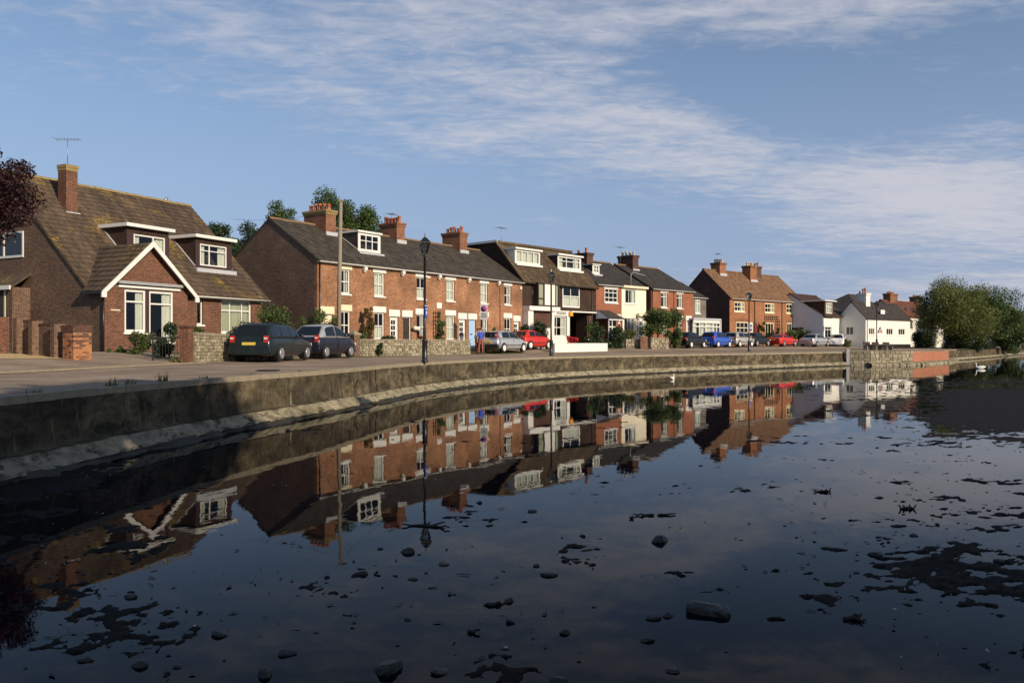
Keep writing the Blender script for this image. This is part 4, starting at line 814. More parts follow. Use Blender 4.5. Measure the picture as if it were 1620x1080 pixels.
chimney(h7, 2.3, 3.5, 2.8, 4.0, 8.0, 9.85, 4, 'brick_big', 'pot_pale', flash=8.45, cap='brick_chimney'); chimney(h7, 7.7, 9.0, 2.3, 3.4, 7.6, 9.8, 4, 'brick_big', 'pot_pale', flash=8.0, cap='brick_chimney'); chimney(h7, 9.9, 11.0, 2.9, 4.0, 8.0, 9.9, 3, 'brick_dark', 'pot_pale', cap='brick_dark')
aerial(h7, (2.8, 3.4, 9.85), 1.0, 1.2, .4)
# ================================================================== 8 grey house with dormer
H8 = Fr(*((1302-810)/F*92, 92), 1.0)
h8 = thing('grey_dormer_house', 'pale grey gabled house with brown roof dormer between brick row and white cottage', 'house', (*H8.o, 0), H8.rz)
front_wall('wall', h8, 'white_render', 0, 7, GZ, 3.9, [(.55, 2.35, 1.2, 2.7)])
poly_wall('gable_wall', h8, 'grey_render', [(0, 8, GZ), (0, 0, GZ), (0, 0, 4.1), (0, 4, 6.55), (0, 8, 4.1)], [(7, 0, GZ), (7, 8, GZ), (7, 8, 4.1), (7, 4, 6.55), (7, 0, 4.1)])
gable_roof(h8, -.1, 7.1, -.3, 3.9, 4, 6.65, 8.3, 'tile_umber', .26, .28, False, 12, 'tile_umber')
dormer(h8, .1, 2.4, -.15, 4.1, 5.6, lambda v: 3.9+(v+.3)*2.75/4.3, cheek='tile_umber', win=(.45, 2.1, 4.2, 5.45), bv=(.4, .7), bh=(.6,), trim=None, cur='net', over=.5, ov_f=.25, fh=.12, fw=.08, flash=False)
window(h8, .55, 2.35, 1.2, 2.7, bv=(.5,), bh=(.75,), fw=.09, curtain='none')
gwn = MB().box(-.04, -.004, 2.2, 4.2, 1.2, 1.3).box(-.04, -.004, 2.2, 2.3, 1.3, 2.6).box(-.04, -.004, 4.1, 4.2, 1.3, 2.6).box(-.04, -.004, 2.3, 4.1, 2.2, 2.3).build('window', 'white_paint', h8); MB().box(-.02, -.004, 2.3, 4.1, 1.3, 2.6).build('pane', 'car_glass', gwn)
pipe(h8, .06, -.06, GZ, 3.8, 'white_paint')
# ================================================================== 9 white cottage
H9 = Fr(41.3, 93, 1.25)
h9 = thing('white_cottage', 'white rendered waterside cottage with dark roof, white chimney and triangular sign', 'cottage', (*H9.o, 0), H9.rz); E9 = 3.66
front_wall('wall', h9, 'white_render', 0, 11.1, .62, E9, [(.7, 2.1, 1.7, 2.58), (4.95, 6.6, 1.7, 2.56), (8.0, 9.7, 1.7, 2.59)])
MB().box(-.02, 11.12, -.03, -.002, 0, .62).build('plinth', 'black_iron', h9)
poly_wall('gable_wall', h9, 'white_render', [(0, 3.56, 0), (0, 0, 0), (0, 0, E9), (0, 1.78, 5.58), (0, 3.56, E9)], [(11.1, 0, 0), (11.1, 3.56, 0), (11.1, 3.56, E9), (11.1, 1.78, 5.58), (11.1, 0, E9)], [(11.1, 3.56, 0), (0, 3.56, 0), (0, 3.56, E9), (11.1, 3.56, E9)])
gable_roof(h9, -.03, 11.2, -.15, E9-.05, 1.78, 5.66, 3.7, 'slate_dark', .24, .26, False, 15, 'slate_dark')
for a, b in ((.7, 2.1), (4.95, 6.6), (8.0, 9.7)): window(h9, a, b, 1.7, 2.57, bv=(.36, .66), bh=(), fw=.10, curtain='none', rec=.03, bw=.10)
ts = MB().q((2.75, -.03, 2.0), (4.0, -.03, 2.0), (3.38, -.03, 2.75)).build('triangular_sign', 'letters', h9); MB().q((3.05, -.034, 2.08), (3.7, -.034, 2.08), (3.38, -.034, 2.5)).build('sign_emblem', 'white_paint', ts); MB().box(3.28, 3.48, -.042, -.036, 2.12, 2.3).build('sign_mark', 'sign_red', ts)
chimney(h9, 2.6, 3.6, 1.3, 2.3, 5.0, 6.75, 2, 'white_render', 'clay_pot', cap='white_render', ph=.7)
MB().box(4.0, 5.0, .2, .26, 4.25, 4.75).build('skylight', 'white_paint', h9); pipe(h9, .3, -.06, .1, 3.6, 'gutter_grey')
gwn = MB().box(-.04, -.004, 1.45, 2.4, 1.72, 1.8).box(-.04, -.004, 1.45, 1.52, 1.8, 2.7).box(-.04, -.004, 2.33, 2.4, 1.8, 2.7).box(-.04, -.004, 1.52, 2.33, 2.63, 2.7).box(-.04, -.004, 1.9, 1.96, 1.8, 2.63).build('window', 'white_paint', h9); MB().box(-.02, -.004, 1.5, 2.35, 1.78, 2.65).build('pane', 'car_glass', gwn)
MB().box(-.03, -.004, 2.85, 3.45, .4, 2.7).build('door', 'grey_render', h9)
# ================================================================== background houses
bk = thing('hip_roof_house', 'house with dark hipped roof showing above the white cottage gable', 'house', (*((1347-810)/F*118, 118), 0), .7)
MB().box(-5, 5, -4, 4, 0, 5.2).build('wall', 'grey_render', bk); MB().q((-5.3, -4.3, 5.2), (5.3, -4.3, 5.2), (1, 0, 8.0), (-1, 0, 8.0)).q((5.3, -4.3, 5.2), (5.3, 4.3, 5.2), (1, 0, 8.0)).q((5.3, 4.3, 5.2), (-5.3, 4.3, 5.2), (-1, 0, 8.0), (1, 0, 8.0)).q((-5.3, 4.3, 5.2), (-5.3, -4.3, 5.2), (-1, 0, 8.0)).build('roof', 'slate_dark', bk); chimney(bk, 2.6, 3.5, -.5, .5, 6, 8.1, 2, 'brick_dark', 'brick_dark')
HX = Fr(*((1431-810)/F*108, 108), 1.1)
hx = thing('red_roof_house', 'white house with red tiled roof and brick chimneys behind the willow', 'house', (*HX.o, 0), HX.rz)
front_wall('wall', hx, 'white_render', 0, 14, 0, 4.4, [(1.2, 2.8, 2.6, 3.9), (5, 6.6, 2.6, 3.9)]); poly_wall('gable_wall', hx, 'white_render', [(0, 6.4, 0), (0, 0, 0), (0, 0, 4.4), (0, 3.2, 6.6), (0, 6.4, 4.4)], [(14, 0, 0), (14, 6.4, 0), (14, 6.4, 4.4), (14, 3.2, 6.6), (14, 0, 4.4)])
gable_roof(hx, -.2, 14.2, -.25, 4.35, 3.2, 6.75, 6.65, 'tile_red', .27, .3, False, 19, 'tile_red')
for a, b in ((1.2, 2.8), (5, 6.6)): window(hx, a, b, 2.6, 3.9, bv=(.5,), bh=(), fw=.1, curtain='none')
chimney(hx, 2.0, 4.4, 2.7, 3.7, 6, 7.7, 5, 'brick_chimney', 'clay_pot', ph=.3); chimney(hx, 11.2, 12.6, 2.7, 3.7, 6, 7.6, 3, 'brick_chimney', ph=.3)
for u in (3.2, 7.4): MB().box(u, u+.7, .9, 1.6, 5.2, 5.75).build('skylight', 'pane', hx)
# ------------------------------------------------------------------ vegetation helpers
def leafmesh(name, mat, parent, cl, n, size, seed, up=.35, mats=None):
    """cl: list of (centre, radii); n leaves spread through the clumps"""
    g = np.random.default_rng(seed); ce = np.array([c for c, r in cl], float); ra = np.array([r if np.ndim(r) else (r, r, r) for c, r in cl], float)
    wgt = ra.prod(1)**.66; k = g.choice(len(cl), n, p=wgt/wgt.sum()); d = g.normal(size=(n, 3)); d /= np.linalg.norm(d, axis=1)[:, None]
    P = ce[k]+d*ra[k]*(g.random((n, 1))**.45)*g.uniform(.85, 1.12, (n, 1))
    nn = g.normal(size=(n, 3))+d*.7+np.array([0, 0, up]); nn /= np.linalg.norm(nn, axis=1)[:, None]
    a = np.cross(nn, g.normal(size=(n, 3))); a /= np.linalg.norm(a, axis=1)[:, None]; b = np.cross(nn, a); s = size*g.uniform(.6, 1.35, (n, 1))
    V = np.stack([P-a*s, P-b*s*.55+nn*s*.1, P+a*s, P+b*s*.55+nn*s*.1], 1).reshape(-1, 3)
    me = bpy.data.meshes.new(name); me.vertices.add(4*n); me.vertices.foreach_set('co', V.ravel()); me.loops.add(4*n); me.polygons.add(n)
    me.loops.foreach_set('vertex_index', np.arange(4*n)); me.polygons.foreach_set('loop_start', np.arange(0, 4*n, 4)); me.polygons.foreach_set('loop_total', np.full(n, 4))
    ms = mats or [mat]
    for x in ms: me.materials.append(MATS[x])
    if mats: me.polygons.foreach_set('material_index', (g.random(n) > .86).astype(np.int32)*(len(mats)-1))
    me.update(calc_edges=True); ob = bpy.data.objects.new(name, me); C.objects.link(ob)
    if parent: ob.parent = parent
    return ob
def clumps(rad, k, cr, seed, centre=(0, 0, 0), low=-1., squash=1.):
    g = random.Random(seed); out = []
    for i in range(k):
        while True:
            d = Vector((g.gauss(0, 1), g.gauss(0, 1), g.gauss(0, 1))).normalized()
            if d.z > low: break
        f = g.uniform(.35, .95); p = Vector((d.x*rad[0]*f, d.y*rad[1]*f, d.z*rad[2]*f)); r = cr*g.uniform(.6, 1.3); out.append(((centre[0]+p.x, centre[1]+p.y, centre[2]+p.z), (r, r, r*squash)))
    return out
def tree(name, label, base, h, rad, zc, mat, n, size, k=26, cr=None, seed=1, trunk=.16, group=None, cat='tree', low=-.9, lean=(0, 0), tmat='bark', squash=.85, up=.35):
    t = thing(name, label, cat, base, 0, group); r = random.Random(seed); cr = cr or rad[0]*.38
    cl = clumps(rad, k, cr, seed, (lean[0], lean[1], zc), low, squash); m = MB(); top = Vector((lean[0]*.8, lean[1]*.8, zc+rad[2]*.35))
    pts = [Vector((0, 0, -.1)), Vector((lean[0]*.1+r.uniform(-.1, .1), r.uniform(-.1, .1), zc*.35)), Vector((lean[0]*.5+r.uniform(-.15, .15), r.uniform(-.15, .15), zc*.75)), top]
    m.tube(pts, [trunk*1.25, trunk, trunk*.75, trunk*.2], 8)
    for c, rr in cl[::2]:
        a = pts[1].lerp(pts[2], r.random()) if c[2] < zc else pts[2].lerp(top, r.random()*.7); c = Vector(c); md = a.lerp(c, .5)+Vector((0, 0, .12*rad[2])); m.tube([a, md, c], [trunk*.36, trunk*.22, trunk*.05], 5, caps=False)
    m.build('trunk', tmat, t); leafmesh('crown', mat, t, cl, n, size, seed, up)
    return t
def bush(name, label, px, Z, y0, y1, wpx, mat, n, size, seed=1, group=None, depth=None, k=9, flowers=None, z0=None, cat='bush', fl_n=60, fl_s=.05):
    """bush spanning wpx pixels around px, from height y1 (bottom) to y0 (top) at distance Z"""
    s = F/Z; w_ = wpx/s/2; zt = CAMZ+(HOR-y0)/s; zb = z0 if z0 is not None else min(CAMZ+(HOR-y1)/s, landz((px-810)/s, Z)+.05); p = atz(px, Z, zb); h = max(zt-zb, .1)
    t = thing(name, label, cat, p, 0, group); d = depth or w_*.8
    cl = clumps((w_*.95, d, h*.5), k, min(w_, h*.5, d)*.55, seed, (0, 0, h*.5), -1)
    leafmesh('foliage', mat, t, cl, n, size, seed)
    m = MB(); r = random.Random(seed)
    for c, rr in cl[:5]: m.tube([(c[0]*.15, c[1]*.15, -.05), (c[0]*.6, c[1]*.6, c[2]*.5), c], [.03, .02, .006], 5, caps=False)
    m.build('stems', 'bark', t)
    if flowers: leafmesh('flowers', flowers, t, [(c, tuple(x*1.08 for x in rr)) for c, rr in cl], fl_n, fl_s, seed+5)
    return t
# ------------------------------------------------------------------ garden walls, gate, piers
def lz(p): return landz(p[0], p[1])
gwl = thing('brick_garden_wall', 'low brown brick wall with buttress piers beside the gravel drive', 'wall')
bd = np.array((-.894, .447)); fd = np.array((.447, .894)); p0 = np.array((-14.3, 26.0))
def obox(c, hx, hy, z0, z1, name, mat, par):
    c = np.array(c); P = [c-fd*hx-(-bd)*hy, c+fd*hx-(-bd)*hy, c+fd*hx+(-bd)*hy, c-fd*hx+(-bd)*hy]; return prism([tuple(x) for x in P], z0, z1, name, mat, par)
for d0, d1, zt in ((.3, .85, 1.36), (.85, 2.0, 1.46), (2.0, 2.85, 1.58)):
    c = p0+bd*(d0+d1)/2+fd*.14; obox(c, .11, (d1-d0)/2-.004, -.1, zt-.06, 'wall', 'brick_bungalow', gwl); obox(c, .125, (d1-d0)/2-.006, zt-.058, zt+.02, 'coping', 'brick_dark', gwl)
for d0, zt in ((.82, 1.44), (1.98, 1.56), (2.82, 1.67)): obox(p0+bd*d0, .20, .10, -.1, zt, 'pier', 'brick_bungalow', gwl)
pp = p0; pc_ = pp+fd*.12; pl = thing('brick_pillar', 'square orange brick pillar at the end of the drive wall', 'pillar', (pc_[0], pc_[1], 0), math.atan2(fd[1], fd[0]))
MB().box(-.322, .322, -.252, .252, -.1, 1.16).build('core', 'mortar', pl); MB().box(-.35, .35, -.28, .28, 1.163, 1.235).box(-.345, .345, -.275, .275, 1.235, 1.31).box(-.34, .34, -.27, .27, 1.31, 1.40).build('cap', 'brick_dark', pl)
_bm = {}
def abrick(x, y, z, l, rot):
    key = round(l, 2)
    if key not in _bm:
        o_ = MB().box(-l/2, l/2, -.05, .05, -.0325, .0325).build('brick', 'brick_single', pl); _bm[key] = o_.data
    else: o_ = bpy.data.objects.new('brick', _bm[key]); C.objects.link(o_); o_.parent = pl
    j = random.uniform(-.003, .003); o_.location = (x+(j if rot else 0), y+(0 if rot else j), z); o_.rotation_euler = (0, 0, (math.pi/2 if rot else 0)+random.uniform(-.008, .008))
for c_ in range(16):
    z = -.0+c_*.0735; odd = c_ % 2
    for y in (-.211, .211):
        for x, l in (((-.22, .21), (0, .21), (.22, .21)) if not odd else ((-.275, .1), (-.11, .21), (.11, .21), (.275, .1))): abrick(x, y, z, l, False)
    for x in (-.281, .281):
        for y, l in (((-.055, .2), (.105, .1)) if not odd else ((-.105, .1), (.055, .2))): abrick(x, y, z, l, True)
fw_ = thing('brick_boundary_wall', 'plain brick boundary wall behind the gravel at the left edge', 'wall'); wallprism(tuple(p0+bd*2.95-fd*3.5), tuple(p0+bd*2.95-fd*.3), .24, 0, 1.70, 'wall', 'brick_bungalow_red', fw_)
gp_ = thing('gate_pier', 'red brick gate pier at the end of the flint wall', 'pier'); c = np.array((-11.75, 28.75)); prism([tuple(c+np.array(x)) for x in ((-.17, -.16), (.15, -.20), (.19, .16), (-.13, .2))], -.05, 1.36, 'shaft', 'brick_bungalow_red', gp_); prism([tuple(c+np.array(x)) for x in ((-.20, -.19), (.18, -.23), (.22, .19), (-.16, .23))], 1.36, 1.44, 'cap', 'brick_dark', gp_)
fl = thing('flint_wall', 'cream and grey flint garden wall behind the dark estate car', 'wall'); stone_wall(fl, (-11.58, 29.0), (-10.6, 32.9), 0, 1.22, 0, 1.12, .3, .13, seed=9); stone_wall(fl, (-10.6, 32.9), (-8.5, 41.2), 0, 1.12, .1, .95, .3, .15, seed=10, name='stones')
gs = thing('stone_garden_wall', 'low grey stone garden wall in front of the brick terrace', 'wall')
A_ = Tt.w(-.1, -3.3); B_ = Tt.w(Tt.U(744, -3.3), -3.3); stone_wall(gs, A_[:2], B_[:2], .05, .95, .1, .92, .3, .17, seed=11); wallprism(tuple(Tt.w(-.1, -3.36)[:2]), tuple(Tt.w(Tt.U(744, -3.3), -3.36)[:2]), .42, .953, 1.02, 'coping', 'kerb_stone', gs)
tp = thing('garden_pier', 'brick gate pier with pointed stone cap beside the small two-tone car', 'pier'); c = Tt.w(-.35, -3.25); m = MB().box(-.22, .22, -.22, .22, 0, 1.22); m.build('shaft', 'brick_stock', tp); MB().box(-.28, .28, -.28, .28, 1.22, 1.3).q((-.26, -.26, 1.3), (.26, -.26, 1.3), (0, 0, 1.48)).q((.26, -.26, 1.3), (.26, .26, 1.3), (0, 0, 1.48)).q((.26, .26, 1.3), (-.26, .26, 1.3), (0, 0, 1.48)).q((-.26, .26, 1.3), (-.26, -.26, 1.3), (0, 0, 1.48)).build('cap', 'kerb_stone', tp); tp.location = (c.x, c.y, 0); tp.rotation_euler.z = Tt.rz
ww = thing('white_garden_wall', 'low white rendered garden wall in front of the tile-hung house', 'wall'); a = H3.w(-1.0, -4); b = H3.w(5.5, -4); wallprism(a[:2], b[:2], .25, .0, .78, 'wall', 'white_render', ww); wallprism(b[:2], H3.w(5.6, -1.2)[:2], .25, .0, .77, 'return_wall', 'white_render', ww)
sw = thing('cottage_stone_wall', 'short stone wall with brick pier in front of the cream cottage', 'wall'); a = atz(990, 66.5); b = atz(1012, 66.9); stone_wall(sw, a[:2], b[:2], .05, 1.1, .05, 1.1, .3, .2, seed=12); c = atz(1018, 66.6); MB().box(c.x-.3, c.x+.3, c.y-.3, c.y+.3, 0, 1.35).build('pier', 'brick_pier', sw)
sw2 = thing('apple_tree_wall', 'short stone wall under the apple tree beside the black car', 'wall'); a = atz(1030, 67.0); b = atz(1058, 68.6); stone_wall(sw2, a[:2], b[:2], .05, 1.25, .05, 1.2, .3, .2, seed=13)
gt = thing('iron_gate', 'open black wrought iron garden gate by the rose bush', 'gate', (-12.35, 28.5, landz(-12.35, 28.5)), .35); m = MB().box(-.45, .45, -.012, .012, .1, .14).box(-.45, .45, -.012, .012, .85, .89)
for i in range(10): x = -.44+i*.098; m.box(x-.007, x+.007, -.007, .007, .04, .98+.12*math.sin(i/9*math.pi))
m.build('bars', 'black_iron', gt); [MB().box(x-.02, x+.02, -.02, .02, 0, 1.05).build('stile', 'black_iron', gt) for x in (-.47, .47)]; m = MB().tube([(.5*math.cos(a)*.8, 0, .45+.3*math.sin(a)) for a in np.linspace(.3, 5.5, 16)], .01, 5); m.build('scroll', 'black_iron', gt)
# ------------------------------------------------------------------ cars
def car(name, label, px, Z, ang, paint, L=4.1, W=1.7, H=1.43, wb=2.55, ro=.72, shape='hatch', tl=(.78, 1.05), wheel='rim', roofm=None, plate=True, bump='paint', wr=.30, z=None, group='cars parked along the waterfront road', rails=False, belt=.93, rev=False):
    a = math.radians(ang); d = Vector((math.sin(a), math.cos(a), 0)); rg = Vector((d.y, -d.x, 0)); hw = W/2
    wc = atz(px, Z); org = wc+d*(L/2-ro)-rg*(hw-.08); z = landz(org.x, org.y)+.02 if z is None else z
    t = thing(name, label, 'car', (org.x, org.y, z), math.atan2(d.y, d.x), group)
    if rev: t.rotation_euler.z += math.pi
    X = lambda x: x-L/2
    hood = belt-.10; deck = belt
    G = {'estate': (.10, .42, L-2.15, L-1.42), 'hatch': (.14, .62, L-2.0, L-1.12), 'bubble': (.16, .85, L-1.85, L-.85), 'mpv': (.12, .45, L-1.75, L-.80), 'saloon': (.75, 1.35, L-2.25, L-1.35), 'coupe': (.55, 1.35, L-2.1, L-1.45)}[shape]
    x0, x1, x2, x3 = G
    top = [(0, .66), (.05, belt-.10), (max(x0, .12), belt), (x3, belt-.01), (x3+.12, belt-.04), (L-.45, hood-.05), (L-.14, hood-.16), (L-.03, .62), (L, .52)]
    if shape in ('saloon', 'coupe'): top = [(0, .66), (.04, belt-.06), (.2, belt), (x0, belt+.02)]+top[3:]
    def tz(x): return float(np.interp(x, [p[0] for p in top], [p[1] for p in top]))
    def hwx(x): return hw*float(np.interp(x, [0, .06, .3, .8, L-.9, L-.35, L-.08, L], [.87, .94, .975, 1, 1, .95, .83, .68]))
    def bz(x): return float(np.interp(x, [0, .12, .6, L-.6, L-.1, L], [.36, .26, .20, .19, .22, .32]))
    xs = sorted({*[p[0] for p in top], .3, .6, .9, 1.3, L*.5, L-1, L-.7, L-.3, L-.07}); rings = []
    for x in xs:
        h_, b_, w_ = tz(x), bz(x), hwx(x); hh = h_-b_
        half = [(w_*.80, b_), (w_*.955, b_+hh*.10), (w_*.995, b_+hh*.30), (w_, b_+hh*.55), (w_*.985, b_+hh*.78), (w_*.955, b_+hh*.93), (w_*.88, h_), (w_*.45, h_+.018)]
        rings.append([(X(x), y, zz) for y, zz in half]+[(X(x), -y, zz) for y, zz in half[::-1]])
    body = MB().loft(rings).build('body', paint, t)
    # greenhouse
    wb_, wt_ = hw*.93, hw*.70
    def rz_(x): return float(np.interp(x, [x0, x1, x1+.35, (x1+x2)/2, x2-.25, x2, x3], [belt, H-.075, H-.02, H, H-.02, H-.06, belt]))
    def yat(x, f): return wb_*hwx(x)/hw+(wt_-wb_)*f*1.0
    gx = [x0, x0+(x1-x0)*.5, x1, x1+.35, (x1+x2)/2, x2-.25, x2, x2+(x3-x2)*.5, x3]; rings = []
    for x in gx:
        r_ = rz_(x); f = (r_-belt)/(H-belt); half = [(yat(x, 0), belt-.02), (yat(x, f*.5), belt+(r_-belt)*.5), (yat(x, f*.9), belt+(r_-belt)*.9), (yat(x, f)-.09, r_), (yat(x, f)*.4, r_+.015)]
        rings.append([(X(x), y, zz) for y, zz in half]+[(X(x), -y, zz) for y, zz in half[::-1]])
    cab = MB().loft(rings).build('cabin', roofm or paint, t)
    def sp(x, f, sd, off=.008):
        r_ = rz_(x); ff = f*(r_-belt)/(H-belt); return (X(x), sd*(yat(x, ff)+off), belt+(r_-belt)*f)
    g = {'estate': [(x0+.22, x1+.75), (x1+.83, x1+1.62), (x1+1.70, x3-.28)], 'saloon': [(x0+.42, x1+.75), (x1+.83, x3-.36)], 'coupe': [(x0+.5, x1+.3), (x1+.38, x3-.34)]}.get(shape, [(x0+.55, x0+(x3-x0)*.50), (x0+(x3-x0)*.50+.07, x3-.36)])
    for sd in (-1, 1):
        m = MB()
        for a0, a1 in g:
            nS = 5; lo_ = [sp(a0+(a1-a0)*i/nS, .10, sd) for i in range(nS+1)]; hi_ = [sp(a0+(a1-a0)*i/nS, .84, sd) for i in range(nS+1)]
            for i in range(nS): q = (lo_[i], lo_[i+1], hi_[i+1], hi_[i]); m.q(*(q if sd < 0 else q[::-1]))
        m.build('side_window', 'car_glass', t)
    def slant(xa, xb, f0, f1, rear):
        m = MB(); pts = []
        for f in (f0, f1):
            x = xa+(xb-xa)*f; r_ = rz_(x); ff = (r_-belt)/(H-belt); o_ = -.02 if rear else .02
            pts.append([(X(x)+o_, sy*(yat(x, ff)-.09-.05*f), r_+.012) for sy in (-1, -.5, 0, .5, 1)])
        for i in range(4): q = (pts[0][i], pts[0][i+1], pts[1][i+1], pts[1][i]); m.q(*(q if not rear else q[::-1]))
        return m
    slant(x0, x1, .12, .92, True).build('rear_window', 'car_glass', t); slant(x3, x2, .06, .92, False).build('windscreen', 'car_glass', t)
    # wheels
    for wx in (ro, ro+wb):
        for sd in (-1, 1):
            cy = sd*(hw-.10); m = MB()
            m.lathe([(wr*.60, -.10), (wr*.9, -.105), (wr, -.07), (wr, .07), (wr*.9, .105), (wr*.60, .10)], (X(wx), cy+sd*.012, wr), 22, 'y'); wo_ = m.build('wheel', 'tyre', t)
            rm = MB(); yo = sd*.118
            for k_ in range(8):
                a_ = 2*math.pi*k_/8; c_, s_ = math.cos(a_), math.sin(a_); da = .30
                pts = [(X(wx)+r_*math.cos(a_+o_), cy+yo, wr+r_*math.sin(a_+o_)) for r_, o_ in ((.05, -.6), (wr*.60, -da*.7), (wr*.60, da*.7), (.05, .6))]; rm.q(*(pts if sd > 0 else pts[::-1]))
            rm.lathe([(.0, -.003), (.06, -.003), (.06, .006), (.0, .006)], (X(wx), cy+yo, wr), 10, 'y'); rm.lathe([(wr*.57, -.03), (wr*.66, -.03), (wr*.66, .005), (wr*.57, .005)], (X(wx), cy+yo-sd*.004, wr), 22, 'y')
            if wheel == 'hubcap_white': rm.lathe([(.0, -.012), (wr*.55, -.012), (wr*.55, -.004), (.0, .0)], (X(wx), cy+yo-sd*.006, wr), 18, 'y')
            rm.build('rim', wheel, wo_)
            am = MB(); pts = [(X(wx)+(wr+.055)*math.cos(q), sd*(hw+.003), wr+(wr+.055)*math.sin(q)) for q in np.linspace(-.35, math.pi+.35, 18)]; am.q(*(pts if sd < 0 else pts[::-1])); am.build('wheel_arch', 'plastic_black', t)
    # lights, bumpers, plate, mirrors
    for sd in (-1, 1):
        y0_, y1_ = sorted((sd*hw*.67, sd*hw*.86)); tlo = MB().box(X(-.012), X(.10), y0_, y1_, *tl).build('tail_light', 'lamp_red', t); MB().box(X(-.018), X(.09), y0_+.02, y1_-.02, tl[0]+(tl[1]-tl[0])*.52, tl[0]+(tl[1]-tl[0])*.72).build('indicator', 'lamp_clear', tlo)
        y0_, y1_ = sorted((sd*hw*.45, sd*hw*.80)); MB().box(X(L-.20), X(L-.012), y0_, y1_, .60, .72).build('headlight', 'lamp_clear', t)
        m = MB().loft([[(X(x3-.35)+.02*i, sd*(hw*.93+.02+.16*f), belt+.05+dz) for i, dz in ((0, 0), (3, 0), (3, .11), (0, .12))] for f in (0, .45, 1)]); m.build('mirror', 'plastic_black' if bump != 'paint' else paint, t)
        MB().box(X(.9), X(L-1.2), *sorted((sd*(hw-.02), sd*(hw+.006))), .46, .51).build('rubbing_strip', 'plastic_black', t)
        MB().box(X(L*.47), X(L*.47+.16), *sorted((sd*(hw-.03), sd*(hw+.004))), .76, .79).build('door_handle', 'plastic_black', t)
        m = MB()
        for xx in ((x0+(x3-x0)*.34, x0+(x3-x0)*.62, x3-.22) if shape in ('estate', 'hatch', 'saloon', 'mpv') else (x0+(x3-x0)*.42, x3-.2)): m.loft([[(X(xx)+e, sd*(hwx(xx)*f+.003), .26+(belt-.26)*zf) for e in (-.005, .005)] for f, zf in ((.985, .1), (.998, .3), (1.0, .55), (.988, .78), (.955, .96))], close=False)
        m.build('door_gap', 'plastic_black', t)
        if rails: MB().bar((X(x1+.1), sd*wt_*.92, H+.03), (X(x2-.1), sd*wt_*.92, H+.03), .04, .035).build('roof_rail', 'plastic_black', t)
    MB().loft([[(X(x), s_*hwx(.1)*1.0, zz) for s_, zz in ((-1, .30), (1, .30), (1, .56), (-1, .56))] for x in (-.05, .12)]).build('rear_bumper', paint if bump == 'paint' else 'plastic_black', t)
    MB().loft([[(X(x), s_*hwx(L-.12)*k_, zz) for s_, zz in ((-1, .26), (1, .26), (1, .50), (-1, .50))] for x, k_ in ((L-.2, 1.04), (L+.03, .86))]).build('front_bumper', paint if bump == 'paint' else 'plastic_black', t)
    if plate: MB().box(X(-.075), X(-.052), -.26, .26, .40, .51).build('number_plate', 'plate_yellow', t) if shape in ('mpv',) else MB().box(X(-.03), X(.0)+.02, -.26, .26, .64, .75).build('number_plate', 'plate_yellow', t)
    return t
car('estate_car', 'very dark green estate car parked nearest the viewer against the flint wall', 442, 31.2, 6.8, 'paint_green', 4.68, 1.76, 1.49, 2.70, .98, 'estate', (.74, 1.0), rails=True, wr=.315)
car('small_car', 'small dark navy car with pale silver roof arch, just ahead of the estate', 514, 36.3, 15, 'paint_navy', 3.93, 1.70, 1.57, 2.45, .58, 'bubble', (.74, 1.06), roofm='paint_silver', wr=.30, belt=.97, plate=False)
car('silver_hatchback', 'silver five-door hatchback parked at the end of the terrace garden wall', 796, 52.5, 30, 'paint_silver', 4.17, 1.70, 1.45, 2.62, .72, 'hatch', (.95, 1.28), wheel='hubcap_white', bump='black')
car('red_hatchback', 'bright red small hatchback parked in front of the silver hatchback', 838, 57.6, 35, 'paint_red', 3.75, 1.62, 1.40, 2.42, .62, 'hatch', (.72, .95), wheel='hubcap_white', bump='black', plate=False)
car('black_hatchback', 'black hatchback at the near end of the far car row, beside the stone wall', 1092.6, 70.5, 39, 'paint_black', 4.1, 1.7, 1.42, 2.5, .75, 'hatch', (.72, .95), wheel='hubcap_white')
car('blue_car', 'bright blue small car in the far car row', 1135, 73.8, 40, 'paint_blue', 3.9, 1.65, 1.47, 2.42, .6, 'mpv', (.75, 1.1), wheel='hubcap_white')
car('champagne_car', 'pale champagne silver hatchback behind the lamp post in the far row', 1169.5, 77, 43, 'paint_champagne', 3.95, 1.65, 1.47, 2.45, .6, 'mpv', (.75, 1.0), wheel='hubcap_white')
car('dark_hatchback', 'dark hatchback between the champagne car and the red coupe', 1197, 80.5, 44, 'paint_black', 3.8, 1.65, 1.40, 2.4, .6, 'hatch', (.72, .95), wheel='rim')
car('red_coupe', 'low red coupe in the far car row', 1239.8, 83.5, 45, 'paint_red', 4.3, 1.72, 1.30, 2.5, .9, 'coupe', (.68, .84), wheel='rim')
car('silver_saloon', 'silver saloon car at the far end of the car row', 1292, 87, 45, 'paint_silver', 4.6, 1.76, 1.42, 2.7, .95, 'saloon', (.72, .92), wheel='rim')
car('white_car', 'white car facing the viewer beside the grey gabled house', 1335, 91.5, 25, 'paint_white', 4.1, 1.7, 1.45, 2.5, .7, 'hatch', (.72, .95), rev=True, plate=False)
